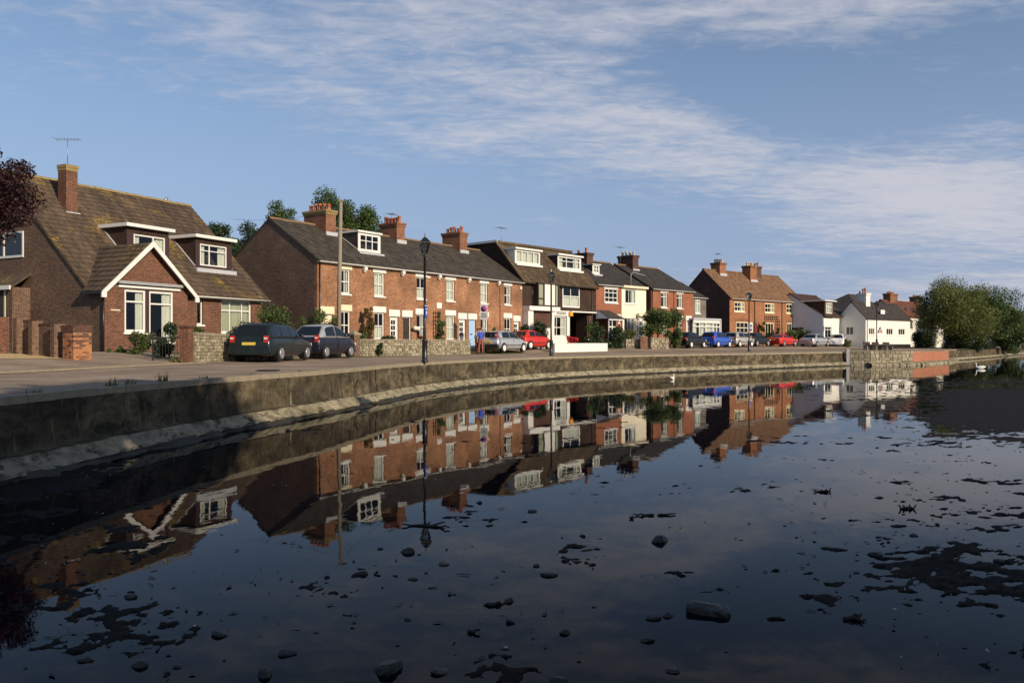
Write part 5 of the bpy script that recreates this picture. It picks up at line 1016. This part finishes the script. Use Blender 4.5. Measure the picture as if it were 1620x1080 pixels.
# ------------------------------------------------------------------ street lamps
def lamp(label, p, sign=None, Hh=5.25):
    t = thing('street_lamp', label, 'street lamp', p, .3, 'black lantern lamp posts along the quay')
    MB().lathe([(.15, 0), (.15, .06), (.115, .09), (.11, .85), (.125, .88), (.125, .93), (.06, .98), (.055, 2.4), (.048, 4.35), (.07, 4.37), (.07, 4.43), (.03, 4.46), (.03, 4.52)], n=12).build('column', 'black_iron', t)
    m = MB()
    for k_ in range(4): a = k_*math.pi/2+math.pi/4; c_, s_ = math.cos(a), math.sin(a); m.bar((c_*.12, s_*.12, 4.50), (c_*.26, s_*.26, 4.95), .028)
    m.box(-.10, .10, -.10, .10, 4.47, 4.51); b_ = [[(q*math.cos(k_*math.pi/2+math.pi/4), q*math.sin(k_*math.pi/2+math.pi/4), z) for k_ in range(4)] for q, z in ((.31, 4.93), (.31, 4.97), (.12, 5.14), (.05, 5.18), (.035, 5.24), (.015, 5.36))]; m.loft(b_, smooth=False)
    m.build('lantern', 'black_iron', t)
    MB().loft([[(q*math.cos(k_*math.pi/2+math.pi/4), q*math.sin(k_*math.pi/2+math.pi/4), z) for k_ in range(4)] for q, z in ((.12, 4.515), (.255, 4.93))], smooth=False).build('glazing', 'lamp_glass', t)
    MB().lathe([(.02, 4.52), (.045, 4.58), (.045, 4.74), (.02, 4.8)], n=8).build('bulb', 'lamp_clear', t)
    if sign:
        s = MB().box(-.015, .015, -.20, .0, 1.88, 2.30).box(-.016, -.012, -.20, .0, 1.88, 2.30); s2 = MB().box(-.15, .15, -.075, -.062, 1.86, 2.32).build('blue_sign', 'sign_blue', t); s2.rotation_euler.z = sign
        MB().box(-.11, .11, -.081, -.076, 2.2, 2.23).box(-.02, .02, -.081, -.076, 1.95, 2.15).box(-.08, .08, -.081, -.076, 2.04, 2.08).build('sign_symbol', 'letters_white', s2)
        MB().box(-.155, .155, -.073, -.055, 2.325, 2.36).build('sign_cap', 'sign_grey', s2)
    return t
lamp('nearest lamp post, with a blue sign, in front of the terrace', (*atz(672, 33.0)[:2], .012), sign=1.0)
lamp('lamp post in front of the tile-hung house beside the red hatchback', (*atz(872, 49.0)[:2], .012), )
lamp('lamp post with blue sign in front of the champagne car', (*atz(1185, 69.5)[:2], .03), sign=.6)
lamp('lamp post in front of the white cottage', (*atz(1387, 88)[:2], .2))
# no-waiting sign
p = atz(765.6, 52.0); ns = thing('parking_sign', 'round blue and red no-waiting sign on a grey plate beside the silver hatchback', 'sign', (p.x, p.y, landz(p.x, p.y)), -.1)
MB().tube([(0, .03, -.1), (0, .03, 3.15)], .038, 8).build('post', 'metal_grey', ns); pl_ = MB().box(-.25, .25, -.015, .005, 2.22, 3.20).build('plate', 'sign_grey', ns)
MB().lathe([(0, -.004), (.205, -.004), (.205, .004), (0, .004)], (0, -.022, 2.93), 24, 'y').build('red_ring', 'sign_red', pl_); MB().lathe([(0, -.003), (.155, -.003), (.155, .003), (0, .003)], (0, -.031, 2.93), 24, 'y').build('blue_disc', 'sign_blue', pl_); MB().bar((-.12, -.036, 3.05), (.12, -.036, 2.81), .006, .045).build('red_bar', 'sign_red', pl_)
m = MB(); r = random.Random(3)
for j in range(3):
    x = -.2
    while x < .17: wd = r.uniform(.02, .05); m.box(x, x+wd, -.022, -.016, 2.34+j*.11, 2.395+j*.11); x += wd+.016
m.build('lettering', 'letters', pl_)
# telegraph pole and wires
p = atz(535.5, 40.5); tpz = landz(p.x, p.y); tpole = thing('telegraph_pole', 'weathered wooden telegraph pole in front of the terrace', 'pole', (p.x, p.y, tpz))
MB().tube([(0, 0, -.2), (.05, 0, 4), (.12, 0, 7.9)], [.115, .105, .085], 12).build('pole', 'wood_pole', tpole); MB().box(.02, .22, -.1, .1, 7.86, 7.93).build('cap', 'mortar_lichen', tpole); m = MB()
for i in range(12): m.bar((.05, -.14-.0*i, 2.6+i*.4), (.09, -.28, 2.6+i*.4), .018)
m.build('step_irons', 'metal_grey', tpole)
def wire(a, b, sag, label):
    a = Vector(a); b = Vector(b); tag(MB().tube([a.lerp(b, t)-Vector((0, 0, sag*4*t*(1-t))) for t in np.linspace(0, 1, 14)], .007, 4).build('telephone_wire', 'black_iron'), label, 'wire')
wire((p.x+.1, p.y, tpz+7.5), B.w(9.8, 3, 7.0) + Vector((0, 0, .4)), .25, 'thin telephone wire from the pole to the bungalow roof'); wire((p.x+.1, p.y, tpz+7.6), Tt.w(10.3, -.2, 5.5), .2, 'thin telephone wire from the pole along the terrace eaves')
# ------------------------------------------------------------------ people
def person(label, p, rz, shirt, trouser, h=1.68, hand=True):
    t = thing('person', label, 'person', p, rz); k_ = h/1.72; J = {}; V = []; E_ = []; R_ = []
    def add(n_, co, r_, par=None):
        J[n_] = len(V); V.append(tuple(c*k_ for c in co)); R_.append(r_*k_)
        if par: E_.append((J[par], J[n_]))
    add('pel', (0, 0, .95), .145); add('wst', (0, 0, 1.10), .125, 'pel'); add('chs', (0, .01, 1.32), .145, 'wst'); add('nck', (0, .01, 1.47), .06, 'chs'); add('hd0', (0, -.005, 1.56), .07, 'nck'); add('hd1', (0, -.01, 1.63), .088, 'hd0'); add('hd2', (0, 0, 1.70), .06, 'hd1')
    for s, sg_ in (('l', 1), ('r', -1)):
        st_ = .07*sg_
        add('sh'+s, (.17*sg_, .01, 1.40), .065, 'chs'); add('el'+s, (.22*sg_, .03+st_*.3, 1.13), .045, 'sh'+s); add('wr'+s, (.23*sg_, -.05+st_*.4, .90), .03, 'el'+s); add('pm'+s, (.23*sg_, -.07+st_*.4, .83), .034, 'wr'+s)
        for q, (dx, dy, l) in enumerate(((-.03, -.01, .06), (-.012, -.02, .085), (.005, -.02, .09), (.022, -.015, .08), (.03, .0, .055))): add(f'f{s}{q}', (.23*sg_+dx*.8, -.08+dy+st_*.4, .83-l), .009, 'pm'+s)
        add('hp'+s, (.09*sg_, 0, .90), .095, 'pel'); add('kn'+s, (.10*sg_, -.03-st_*.8, .50), .065, 'hp'+s); add('an'+s, (.10*sg_, .03-st_*.9, .09), .045, 'kn'+s); add('to'+s, (.11*sg_, -.14-st_*.9, .04), .04, 'an'+s)
    me = bpy.data.meshes.new('body'); me.from_pydata(V, E_, []); ob = bpy.data.objects.new('body', me); C.objects.link(ob); ob.parent = t
    md = ob.modifiers.new('skin', 'SKIN'); sv = me.skin_vertices[0].data if me.skin_vertices else None
    if sv is None: bpy.context.view_layer.objects.active = ob
    for i, r_ in enumerate(R_): me.skin_vertices[0].data[i].radius = (r_, r_); 
    me.skin_vertices[0].data[0].use_root = True
    ss = ob.modifiers.new('sub', 'SUBSURF'); ss.levels = 2; ss.render_levels = 2
    dg = bpy.context.evaluated_depsgraph_get(); m2 = bpy.data.meshes.new_from_object(ob.evaluated_get(dg)); ob.modifiers.clear(); ob.data = m2; m2.materials.clear()
    for x in ('skin', shirt, trouser, 'plastic_black'): m2.materials.append(MATS[x])
    for f in m2.polygons:
        z = f.center.z/k_; ax = abs(f.center.x)/k_; f.use_smooth = True
        f.material_index = 3 if z < .085 else (2 if z < .98 and ax < .185 else (1 if z < 1.455 and (ax < .19 or z > 1.16) else 0))
    hm = MB().lathe([(.02, .09), (.07, .075), (.092, .03), (.096, -.02), (.085, -.06)], (0, .018*k_, 1.645*k_), 12).build('hair', 'hair_brown', t)
    MB().lathe([(.001, 0), (.012, .008), (.012, .02), (.002, .03)], (0, -.105*k_, 1.60*k_), 6).build('nose', 'skin', t)
    MB().box(-.045, -.02, -.098*k_, -.085*k_, 1.632*k_, 1.642*k_).box(.02, .045, -.098*k_, -.085*k_, 1.632*k_, 1.642*k_).build('eyes', 'letters', t); MB().box(-.025, .025, -.095*k_, -.08*k_, 1.565*k_, 1.573*k_).build('mouth', 'red_door', t)
    return t
p = atz(760.5, 50.8); person('person in a blue top and dusky red trousers beside the silver hatchback', (p.x, p.y, landz(p.x, p.y)+.01), math.radians(200), 'shirt_blue', 'trousers_red', 1.68)
p = atz(756.2, 51.3); person('person in a white top half hidden by the person in blue', (p.x, p.y, landz(p.x, p.y)+.01), math.radians(150), 'shirt_white', 'trousers_red', 1.64)
# ------------------------------------------------------------------ trees and bushes
X_ = lambda px, Z: ((px-810)/F*Z, Z, landz((px-810)/F*Z, Z))
tree('purple_plum_tree', 'dark purple-leaved tree at the left edge in front of the bungalow', X_(-50, 26.5), 6, (2.2, 2.0, 2.15), 5.15, 'leaf_purple', 48000, .055, 80, .62, 21, .14, low=-1)
tree('birch_tree', 'dark green tree between the bungalow and the terrace gable', X_(352, 66), 9, (1.6, 1.6, 2.6), 8.3, 'leaf_dark', 8550, .095, 24, .75, 22, .12, 'trees behind the houses'); tree('birch_tree', 'slim dark green tree close to the terrace gable edge', X_(383, 68), 9, (1.3, 1.4, 2.6), 8.2, 'leaf_dark', 6840, .095, 20, .7, 23, .12, 'trees behind the houses')
tree('birch_tree', 'small leafy treetop above the terrace ridge left of the first chimney', X_(447, 72), 12, (1.6, 1.6, 2.4), 10.9, 'leaf_green', 6080, .095, 20, .7, 24, .12, 'trees behind the houses')
tree('birch_tree', 'tallest birch crown above the terrace roof behind the telegraph pole', X_(528, 72), 13, (2.2, 2.2, 3.6), 11.0, 'leaf_green', 12350, .095, 30, .9, 25, .15, 'trees behind the houses'); tree('birch_tree', 'broad birch crown above the terrace roof near the second chimney', X_(575, 74), 12, (2.4, 2.2, 2.9), 10.4, 'leaf_green', 12350, .095, 30, .9, 26, .15, 'trees behind the houses')
bush('shrub', 'large rounded green shrub between the bungalow window and terrace gable', 436, 40, 478, 535, 62, 'leaf_green', 5200, .055, 31, depth=1.0, k=14); bush('shrub', 'green hedge in front of the terrace doorway above the small car', 502, 42.5, 489, 535, 78, 'leaf_green', 7000, .055, 32, depth=.6, k=30)
bush('shrub', 'low dark bush beneath the bungalow window with green blinds', 374, 38.6, 511, 530, 24, 'leaf_dark', 1400, .05, 33, depth=.4); bush('shrub', 'low bush beside the slim bungalow window', 318, 37.6, 514, 535, 26, 'leaf_green', 1400, .05, 34, depth=.4)
bush('hedge_bush', 'upright dark green bush behind the iron gate', 265, 30.2, 514, 572, 31, 'leaf_dark', 4200, .05, 35, depth=.45, k=12); bush('rose_bush', 'straggly rose bush with pink flowers under the bay window', 221, 31.3, 524, 566, 42, 'leaf_green', 2200, .045, 36, flowers='petal_pink', depth=.4, k=14, fl_n=26, fl_s=.06)
bush('ground_ivy', 'low green plants along the bay wall foot', 185, 32.0, 548, 561, 44, 'leaf_green', 1400, .05, 37, depth=.4); bush('ground_ivy', 'ivy spreading at the foot of the brick pillar', 130, 25.7, 571, 581, 42, 'leaf_green', 1300, .045, 38, depth=.3, z0=.1); bush('ground_ivy', 'ivy at the foot of the red gate pier', 280, 28.6, 566, 580, 20, 'leaf_olive', 800, .045, 39, depth=.25, z0=.06)
bush('climber', 'tall brownish climber on the terrace front between two windows', 582, 46.3, 474, 538, 21, 'leaf_brown', 4200, .06, 41, depth=.25, k=34); bush('climber', 'green climbing shrub beside the trellis on the terrace', 694, 52.4, 490, 541, 25, 'leaf_green', 4200, .06, 42, depth=.3, k=30)
bush('box_hedge', 'small clipped dark hedge before the second terrace door', 613, 47.5, 525, 543, 24, 'leaf_dark', 1800, .05, 43, depth=.3); bush('shrub', 'small shrub beside the pointed-cap pier', 572, 43.8, 521, 540, 16, 'leaf_green', 1000, .05, 44, depth=.3); bush('shrub', 'small clipped cone shrub near the far end of the terrace', 744+36, 55.2, 508, 536, 9, 'leaf_olive', 900, .05, 45, depth=.25)
bush('wall_weed', 'dark weed growing on the face of the stone garden wall', 601, 43.0, 541, 562, 14, 'leaf_dark', 900, .05, 46, depth=.2, z0=.15); bush('wall_weed', 'weeds at the far end of the stone garden wall', 736, 51.2, 541, 556, 10, 'leaf_olive', 600, .05, 47, depth=.2)
bush('flower_tub', 'white tub of red flowers by the nearest lamp post', 664, 49, 526, 539, 12, 'leaf_green', 500, .05, 48, flowers='petal_red', depth=.3, fl_n=160, z0=.75); bush('shrub', 'dense dark shrub in front of the tile-hung porch', 856, 60.0, 506, 545, 28, 'leaf_dark', 3200, .07, 49, depth=.7, k=12); bush('shrub', 'lower dark shrub beside the red hatchback roof', 832, 59.2, 512, 540, 24, 'leaf_dark', 2200, .07, 50, depth=.6)
bush('shrub', 'tall rounded green shrub beside the carport', 938, 64.6, 498, 540, 22, 'leaf_green', 2600, .07, 51, depth=.7); bush('flower_bed', 'low garden plants with pale flowers behind the white wall', 945, 62.6, 520, 542, 36, 'leaf_dark', 2600, .07, 52, flowers='petal_white', depth=.8, fl_n=70, fl_s=.07); bush('red_flowers', 'mass of pinkish red flowers behind the white wall', 906, 61.5, 527, 538, 16, 'petal_red', 900, .07, 53, depth=.4, cat='flowers')
bush('shrub', 'dark reddish bush in front of the brick cottage porch', 974, 66.0, 516, 548, 30, 'leaf_dark', 2600, .08, 54, depth=.8); bush('shrub', 'yellow-green shrub under the cream cottage window', 995, 67.5, 517, 540, 18, 'leaf_olive', 1500, .07, 55, depth=.5); bush('red_shrub', 'small vivid red-leaved shrub against the cream cottage', 980, 68.0, 508, 520, 11, 'leaf_red', 700, .07, 56, depth=.3, z0=1.1)
tree('apple_tree', 'round bushy apple tree in front of the orange brick pair', X_(1043, 69), 4, (1.9, 1.6, 1.25), 2.35, 'leaf_green', 6000, .09, 26, .62, 57, .10); bush('shrub', 'flowering bush between the apple tree and black hatchback', 1068, 70, 517, 550, 30, 'leaf_green', 2400, .08, 58, flowers='petal_white', depth=.6, fl_n=30, fl_s=.09)
bush('shrub', 'low dark rounded bush in front of the brick pair door', 1087, 73.5, 519, 535, 20, 'leaf_dark', 1400, .08, 59, depth=.5); bush('shrub', 'low dark bush in front of the white glazed porch', 1124, 77, 524, 540, 22, 'leaf_dark', 1400, .08, 60, depth=.5); bush('shrub', 'wide dark green hedge by the silver saloon', 1262, 92.5, 517, 548, 44, 'leaf_green', 3600, .10, 61, depth=1.0, k=16); bush('shrub', 'dark shrub under the french window of the brick row', 1217, 88.5, 527, 545, 26, 'leaf_dark', 1500, .09, 62, depth=.5)
bush('climber', 'climber beside the french window of the brick row', 1206, 89.5, 502, 535, 7, 'leaf_green', 900, .09, 63, depth=.3); bush('climber', 'dark climber on the brick row trellis', 1230, 91.5, 510, 540, 8, 'leaf_dark', 900, .09, 64, depth=.3); bush('shrub', 'small bush by the white cottage gable', 1341, 91.5, 535, 550, 14, 'leaf_olive', 900, .09, 65, depth=.4)
G2 = 'trees on the far right shore'
tree('willow_tree', 'broad pale green willow at the water edge beside the brick parapet', X_(1508, 101), 8, (4.9, 3.8, 3.9), 4.6, 'leaf_willow', 52000, .10, 110, 1.3, 71, .2, G2, lean=(.3, 0), squash=1.25, up=0); tree('young_tree', 'thin open young tree left of the willow', X_(1474, 103), 7, (2.6, 2.0, 3.2), 4.8, 'leaf_willow', 6000, .09, 34, .6, 72, .09, G2)
tree('shore_tree', 'tall dark green tree just right of the willow', X_(1560, 108), 9, (4.6, 3.8, 3.9), 4.9, 'leaf_green', 40000, .11, 80, 1.4, 73, .22, G2); tree('shore_tree', 'dark green tree at the right end of the shore', X_(1592, 114), 8, (3.4, 3.4, 2.5), 2.9, 'leaf_green', 28000, .12, 60, 1.3, 74, .2, G2); tree('shore_tree', 'low tree at the right picture edge', X_(1650, 145), 8, (4.8, 4, 2.4), 2.6, 'leaf_dark', 16000, .15, 44, 1.4, 75, .2, G2); tree('shore_tree', 'dark tree standing behind the willow trunk', X_(1535, 122), 8, (5.5, 4, 3.3), 3.8, 'leaf_dark', 16000, .15, 44, 1.4, 76, .2, G2)
bush('shrub', 'dark undergrowth beneath the willow beside the white cottage', 1456, 103, 524, 556, 44, 'leaf_dark', 3000, .13, 77, depth=1.2, k=14); bush('shrub', 'dark undergrowth along the shore under the tall trees', 1535, 101, 526, 558, 90, 'leaf_dark', 9000, .11, 78, depth=1.2, k=34); bush('shrub', 'scrubby bank vegetation at the right end', 1600, 118, 530, 556, 70, 'leaf_green', 8000, .11, 79, depth=1.5, k=30)
# unseen trees added on the viewer's bank to shade near water and wall
for i, (x, y, h_, rr) in enumerate(((7.4, -2.4, 11.6, 3.4), (6.0, -8.0, 11.8, 3.5), (9.6, 1.6, 11.4, 3.2), (12.6, 4.6, 11.0, 3.0), (4.5, -14, 11.8, 3.8), (14.0, 8.0, 11.0, 2.6))):
    tree('unseen_shade_tree', ['unseen spreading tree added for shade on the near bank', 'unseen tall tree added for shade behind the viewer', 'unseen tree added for shade on the near bank to the right', 'unseen outer tree added for shade on the near bank', 'unseen rearmost tree added for shade behind the viewer', 'unseen slender open tree added to soften the shade edge'][i], (x, y, -.4), h_, (rr, rr, h_*.42), h_*.58, 'leaf_green', 9000 if i < 5 else 2600, .32, 44, 1.35, 90+i, .25, 'unseen trees added for shade', low=-1)
# ------------------------------------------------------------------ weeds on the quay
def tuft(label, y, off, h_, n_, seed):
    c, o_, t_ = quay_at(y); r = random.Random(seed); m = MB(); p = (c[0]+o_[0]*off, c[1]+o_[1]*off)
    for i in range(n_):
        a = r.uniform(0, 6.28); b = Vector((r.gauss(0, .05), r.gauss(0, .08), 0)); l = h_*r.uniform(.5, 1.1); d = Vector((math.cos(a)*.4, math.sin(a)*.4, 1)).normalized(); s = Vector((-math.sin(a), math.cos(a), 0))*.012; m.q(tuple(b-s), tuple(b+s), tuple(b+d*l+Vector((0, 0, -.02))))
    t = tag(m.build('weed_tuft', 'grass'), label, 'weed', 'weeds along the quay edge'); t.location = (*p, .0)
for i, (y, h_, lb) in enumerate(((13.2, .12, 'sparse low weeds at the left end of the quay edge'), (15.0, .24, 'bushy tuft of tall weeds on the quay edge'), (15.9, .16, 'weed tuft between the two tallest tufts on the quay edge'), (16.6, .28, 'tallest spiky weed tuft on the quay edge'), (18.2, .12, 'short weed tuft right of the tallest tuft'), (20.5, .1, 'tiny weed tuft on the quay below the iron gate'), (22.5, .1, 'tiny weed tuft on the quay below the estate car'))): tuft(lb, y, -.26, h_, 26, i)
mh = tag(MB().lathe([(0, 0), (.34, 0), (.34, .012), (.30, .014), (0, .014)], n=20).build('drain_cover', 'black_iron'), 'dark round drain cover in the road before the estate car', 'drain cover'); mh.location = (-7.1, 23.2, .03)
# ------------------------------------------------------------------ rocks, block, driftwood
def rock(name, label, px, py, wpx, flat=.45, seed=0, group=None, cat='rock'):
    Z = (CAMZ-WZ)*F/(py-HOR); s = F/Z; w_ = wpx/s/2; r = random.Random(seed); m = MB(); rings = []; flat *= 1.0
    N_, Mm = 14, 9; ax = r.uniform(.55, 1.); cuts = [(Vector((r.gauss(0, 1), r.gauss(0, 1), abs(r.gauss(0, .8)))).normalized(), r.uniform(.55, .85)) for _ in range(7)]
    for j in range(Mm+1):
        th_ = math.pi*j/Mm; ring = []
        for i in range(N_):
            ph = 2*math.pi*i/N_; d = Vector((math.sin(th_)*math.cos(ph), math.sin(th_)*math.sin(ph), -math.cos(th_))); R = 1.05+.25*(float(fbm(d.x*2+seed, d.y*2+d.z*2, 3, seed))-.5)
            for nn_, dd in cuts:
                q = d.dot(nn_)
                if q > 1e-3: R = min(R, dd/q)
            ring.append((d.x*R*w_, d.y*R*w_*ax, d.z*R*w_*flat))
        rings.append(ring)
    m.loft(rings, smooth=False); o_ = tag(m.build(name, 'rock'), label, cat, group); o_.location = (*atz(px, Z)[:2], WZ+w_*flat*.2); o_.rotation_euler = (r.uniform(-.12, .12), r.uniform(-.12, .12), r.uniform(-.5, .5)); return o_
RK = [(1043, 856, 36, .6, 'chunky dark rock standing alone in the bright sky reflection'), (643, 873, 26, .5, 'dark rounded rock below the fallen branch'), (571, 908, 22, .5, 'dark rock left of the floating branch shadow'), (703, 892, 28, .22, 'long flat stone in mid pond'), (654, 915, 22, .25, 'flat oval stone below the rounded rock'), (843, 809, 18, .3, 'flat stone lying nearest the reflected roofs'), (869, 908, 28, .4, 'pale-topped stone in the centre of the pond'), (913, 888, 20, .28, 'flat stone right of the pale-topped stone'), (804, 951, 22, .5, 'dark stone by the crossed sticks'), (895, 1001, 21, .45, 'angular stone below the pond centre'), (612, 1058, 54, .5, 'large grey boulder at the bottom edge'), (696, 1062, 32, .35, 'flat mossy stone right of the large boulder'), (1022, 1012, 26, .35, 'flat stone below the pair of stones'), (1057, 974, 25, .45, 'right one of a pair of stones near the brick block'), (1034, 977, 28, .35, 'left one of a pair of stones near the brick block'), (886, 1078, 34, .4, 'stone cut by the bottom edge near the centre'), (797, 1025, 18, .3, 'thin flat stone below the crossed sticks'), (1064, 1062, 22, .5, 'dark stone in the lower right weed'), (1384, 877, 26, .4, 'weed-covered stone left of the right-hand mud'), (419, 1066, 34, .55, 'round dark rock lower left with a pale fleck'), (452, 1033, 34, .35, 'oval rock above the round rock lower left'), (219, 1053, 30, .5, 'round rock in the lower left mud'), (132, 1044, 26, .4, 'leftmost low rock near the bottom edge'), (349, 1004, 32, .4, 'double-humped rock in the left shallows'), (207, 944, 20, .6, 'small upright stone in the left mud'), (1583, 888, 22, .5, 'dark lump on the right-hand mud bank'), (758, 795, 10, .6, 'small stone below the reflected dormers')]
for i, (px, py, wpx, fl_, lb) in enumerate(RK): rock('rock', lb, px, py, wpx, fl_, 100+i, 'rocks in the shallow pond')
for i, (px, py, wpx) in enumerate(((601, 868, 12), (664, 877, 8), (848, 895, 14), (646, 980, 14), (281, 1054, 18), (1446, 847, 14), (560, 985, 8), (720, 940, 7), (940, 960, 8), (1180, 900, 7), (1260, 850, 7), (500, 1000, 10), (760, 985, 6), (1150, 1030, 9))): rock('pebble', 'small dark pebble poking out of the shallow pond', px, py, wpx, .45, 200+i, 'small pebbles in the pond', 'pebble')
Z = 2583/(968-HOR); bl = MB(); r = random.Random(8); rings = []
for x in np.linspace(-.15, .15, 9):
    e = 1-.10*(abs(x) > .14); rings.append([(x+r.uniform(-.012, .012), y*e+r.uniform(-.008, .008), z*e+r.uniform(-.007, .007)) for y, z in ((-.085, -.07), (.0, -.07), (.085, -.07), (.088, .0), (.082, .034), (.055, .047), (.0, .052), (-.05, .046), (-.083, .032), (-.09, .0))])
bl.loft(rings, smooth=False)
bo = tag(bl.build('brick_block', 'rock'), 'rectangular weathered block lying in the water lower right of centre', 'block'); bo.location = (*atz(1122, Z)[:2], WZ+.008); bo.rotation_euler = (.05, .05, -.45)
def twig(label, px, py, wpx, seed, n_=3, hgt=.06):
    Z = (CAMZ-WZ)*F/(py-HOR); s = F/Z; L = wpx/s; r = random.Random(seed); m = MB()
    for i in range(n_):
        a = r.uniform(-.5, .5)+(math.pi if r.random() < .3 else 0); l = L*r.uniform(.4, 1)/1.6; x0_ = r.uniform(-.2, .2)*L; pts = [(x0_+math.cos(a)*l*t, math.sin(a)*l*t+r.uniform(-.03, .03)*L, r.uniform(-.3, 1)*hgt*(t if i else .4)) for t in np.linspace(0, 1, 6)]; m.tube(pts, [.008+.008*(1-t) for t in np.linspace(0, 1, 6)], 5)
    o_ = tag(m.build('twig', 'driftwood'), label, 'twig', 'sticks in the pond'); o_.location = (*atz(px, Z)[:2], WZ+.006)
for i, a in enumerate((('spindly fallen branch below the reflected lamp post', 668, 832, 70, 5, .04), ('short stick at the edge of the brick block reflection', 996, 820, 14, 2, .03), ('crossed sticks below the pond centre', 773, 958, 44, 3, .04), ('thin stick near the bottom centre', 735, 1000, 34, 2, .03), ('short straight stick right of the crossed sticks', 802, 984, 22, 1, .02), ('twisted twig left of the right-hand mud', 1300, 778, 34, 4, .05), ('scribbled twigs near the weed-covered stone', 1436, 805, 24, 6, .06), ('floating branch in the upper right water', 1040, 815, 58, 3, .03), ('small twigs in the lower right shallows', 1340, 980, 50, 5, .04))): twig(a[0], a[1], a[2], a[3], 300+i, a[4], a[5])
# floating weed fragments
m = MB(); r = random.Random(77)
for i in range(520):
    Z = r.uniform(4.9, 15)**1.0; ratio = r.uniform(-.62, .62); x = ratio*Z
    if vnoise(x*.8, Z*.6, 5) < .45: continue
    sz = r.uniform(.004, .018)*(1+.05*Z); a = r.uniform(0, 3.14); k_ = r.randint(4, 6); el = r.uniform(1, 3.2); pts = []
    for j in range(k_): q = 2*math.pi*j/k_; u_, v_ = math.cos(q)*sz*el*r.uniform(.6, 1.2), math.sin(q)*sz*r.uniform(.5, 1.1); pts.append((x+u_*math.cos(a)-v_*math.sin(a), Z+u_*math.sin(a)+v_*math.cos(a), WZ+.004+r.uniform(0, .008)))
    m.q(*pts)
wd_ = stuff(m.build('floating_weed', 'driftwood')); wd_['label'] = 'scattered scraps of dark weed on the pond'; wd_['category'] = 'weed'
m = MB()
for i in range(70):
    Z = r.uniform(5, 13); x = Z*r.choice((r.uniform(-.62, -.25), r.uniform(.42, .62), r.uniform(-.6, .6))); s_ = r.uniform(.006, .018); m.q(*[(x+s_*math.cos(q)*r.uniform(.6, 1.3), Z+s_*math.sin(q), WZ+.03+r.uniform(0, .02)) for q in (0, 1.3, 2.6, 4, 5.2)])
sh_ = stuff(m.build('shell_scraps', 'bleached_shell')); sh_['label'] = 'pale shell scraps on the mud'; sh_['category'] = 'shells'
# ------------------------------------------------------------------ swans
def swan(label, px, py, rz, s=.62, neck=True):
    Z = (CAMZ-WZ)*F/(py-HOR); t = thing('swan', label, 'swan', (*atz(px, Z)[:2], WZ), rz, 'swans on the pond')
    st_ = [(-.62, .02, .20), (-.5, .10, .20), (-.3, .20, .17), (0, .25, .15), (.25, .22, .13), (.42, .13, .13), (.5, .04, .15)]
    MB().loft([[(x*s, r_*math.cos(a)*s, (z+r_*.85*math.sin(a))*s) for a in np.linspace(0, 2*math.pi, 13)[:-1]] for x, r_, z in st_]).build('body', 'feather', t)
    for sd in (-1, 1): MB().loft([[(x*s, (sd*(.2*k_)+.05*math.cos(a)*sd)*s, (.24+.14*k_*math.sin(a))*s) for a in np.linspace(0, 2*math.pi, 9)[:-1]] for x, k_ in ((-.6, .2), (-.4, .75), (-.1, 1), (.2, .7), (.32, .2))]).build('wing', 'feather', t)
    if neck:
        MB().tube([(.38*s, 0, .18*s), (.50*s, 0, .35*s), (.46*s, 0, .55*s), (.48*s, 0, .68*s), (.56*s, 0, .73*s), (.66*s, 0, .68*s)], [.09*s, .06*s, .045*s, .042*s, .055*s, .035*s], 9).build('neck_and_head', 'feather', t); MB().tube([(.65*s, 0, .685*s), (.76*s, 0, .65*s)], [.03*s, .012*s], 7).build('beak', 'beak', t)
    return t
swan('white swan on the water in front of the willow', 1551, 583, math.radians(170)); swan('distant white swan at the right shoreline', 1590, 562, math.radians(30)); swan('white swan by the quay below the cream cottage', 1064, 600, math.radians(60), .4)
# benches on the promenade
def bench(label, p, rz):
    t = thing('bench', label, 'bench', p, rz, 'benches on the promenade'); MB().box(-.75, .75, -.2, .2, .42, .47).build('seat', 'dark_wood', t); MB().box(-.75, .75, .2, .25, .5, .85).build('backrest', 'dark_wood', t)
    for x in (-.65, .65): MB().box(x-.05, x+.05, -.2, .22, 0, .42).build('leg', 'kerb_stone', t)
for i, px in enumerate((1374, 1388, 1405)): p = X_(px, 84); bench(['bench left of the far lamp post', 'bench beneath the far lamp post', 'bench right of the far lamp post'][i], p, .7)
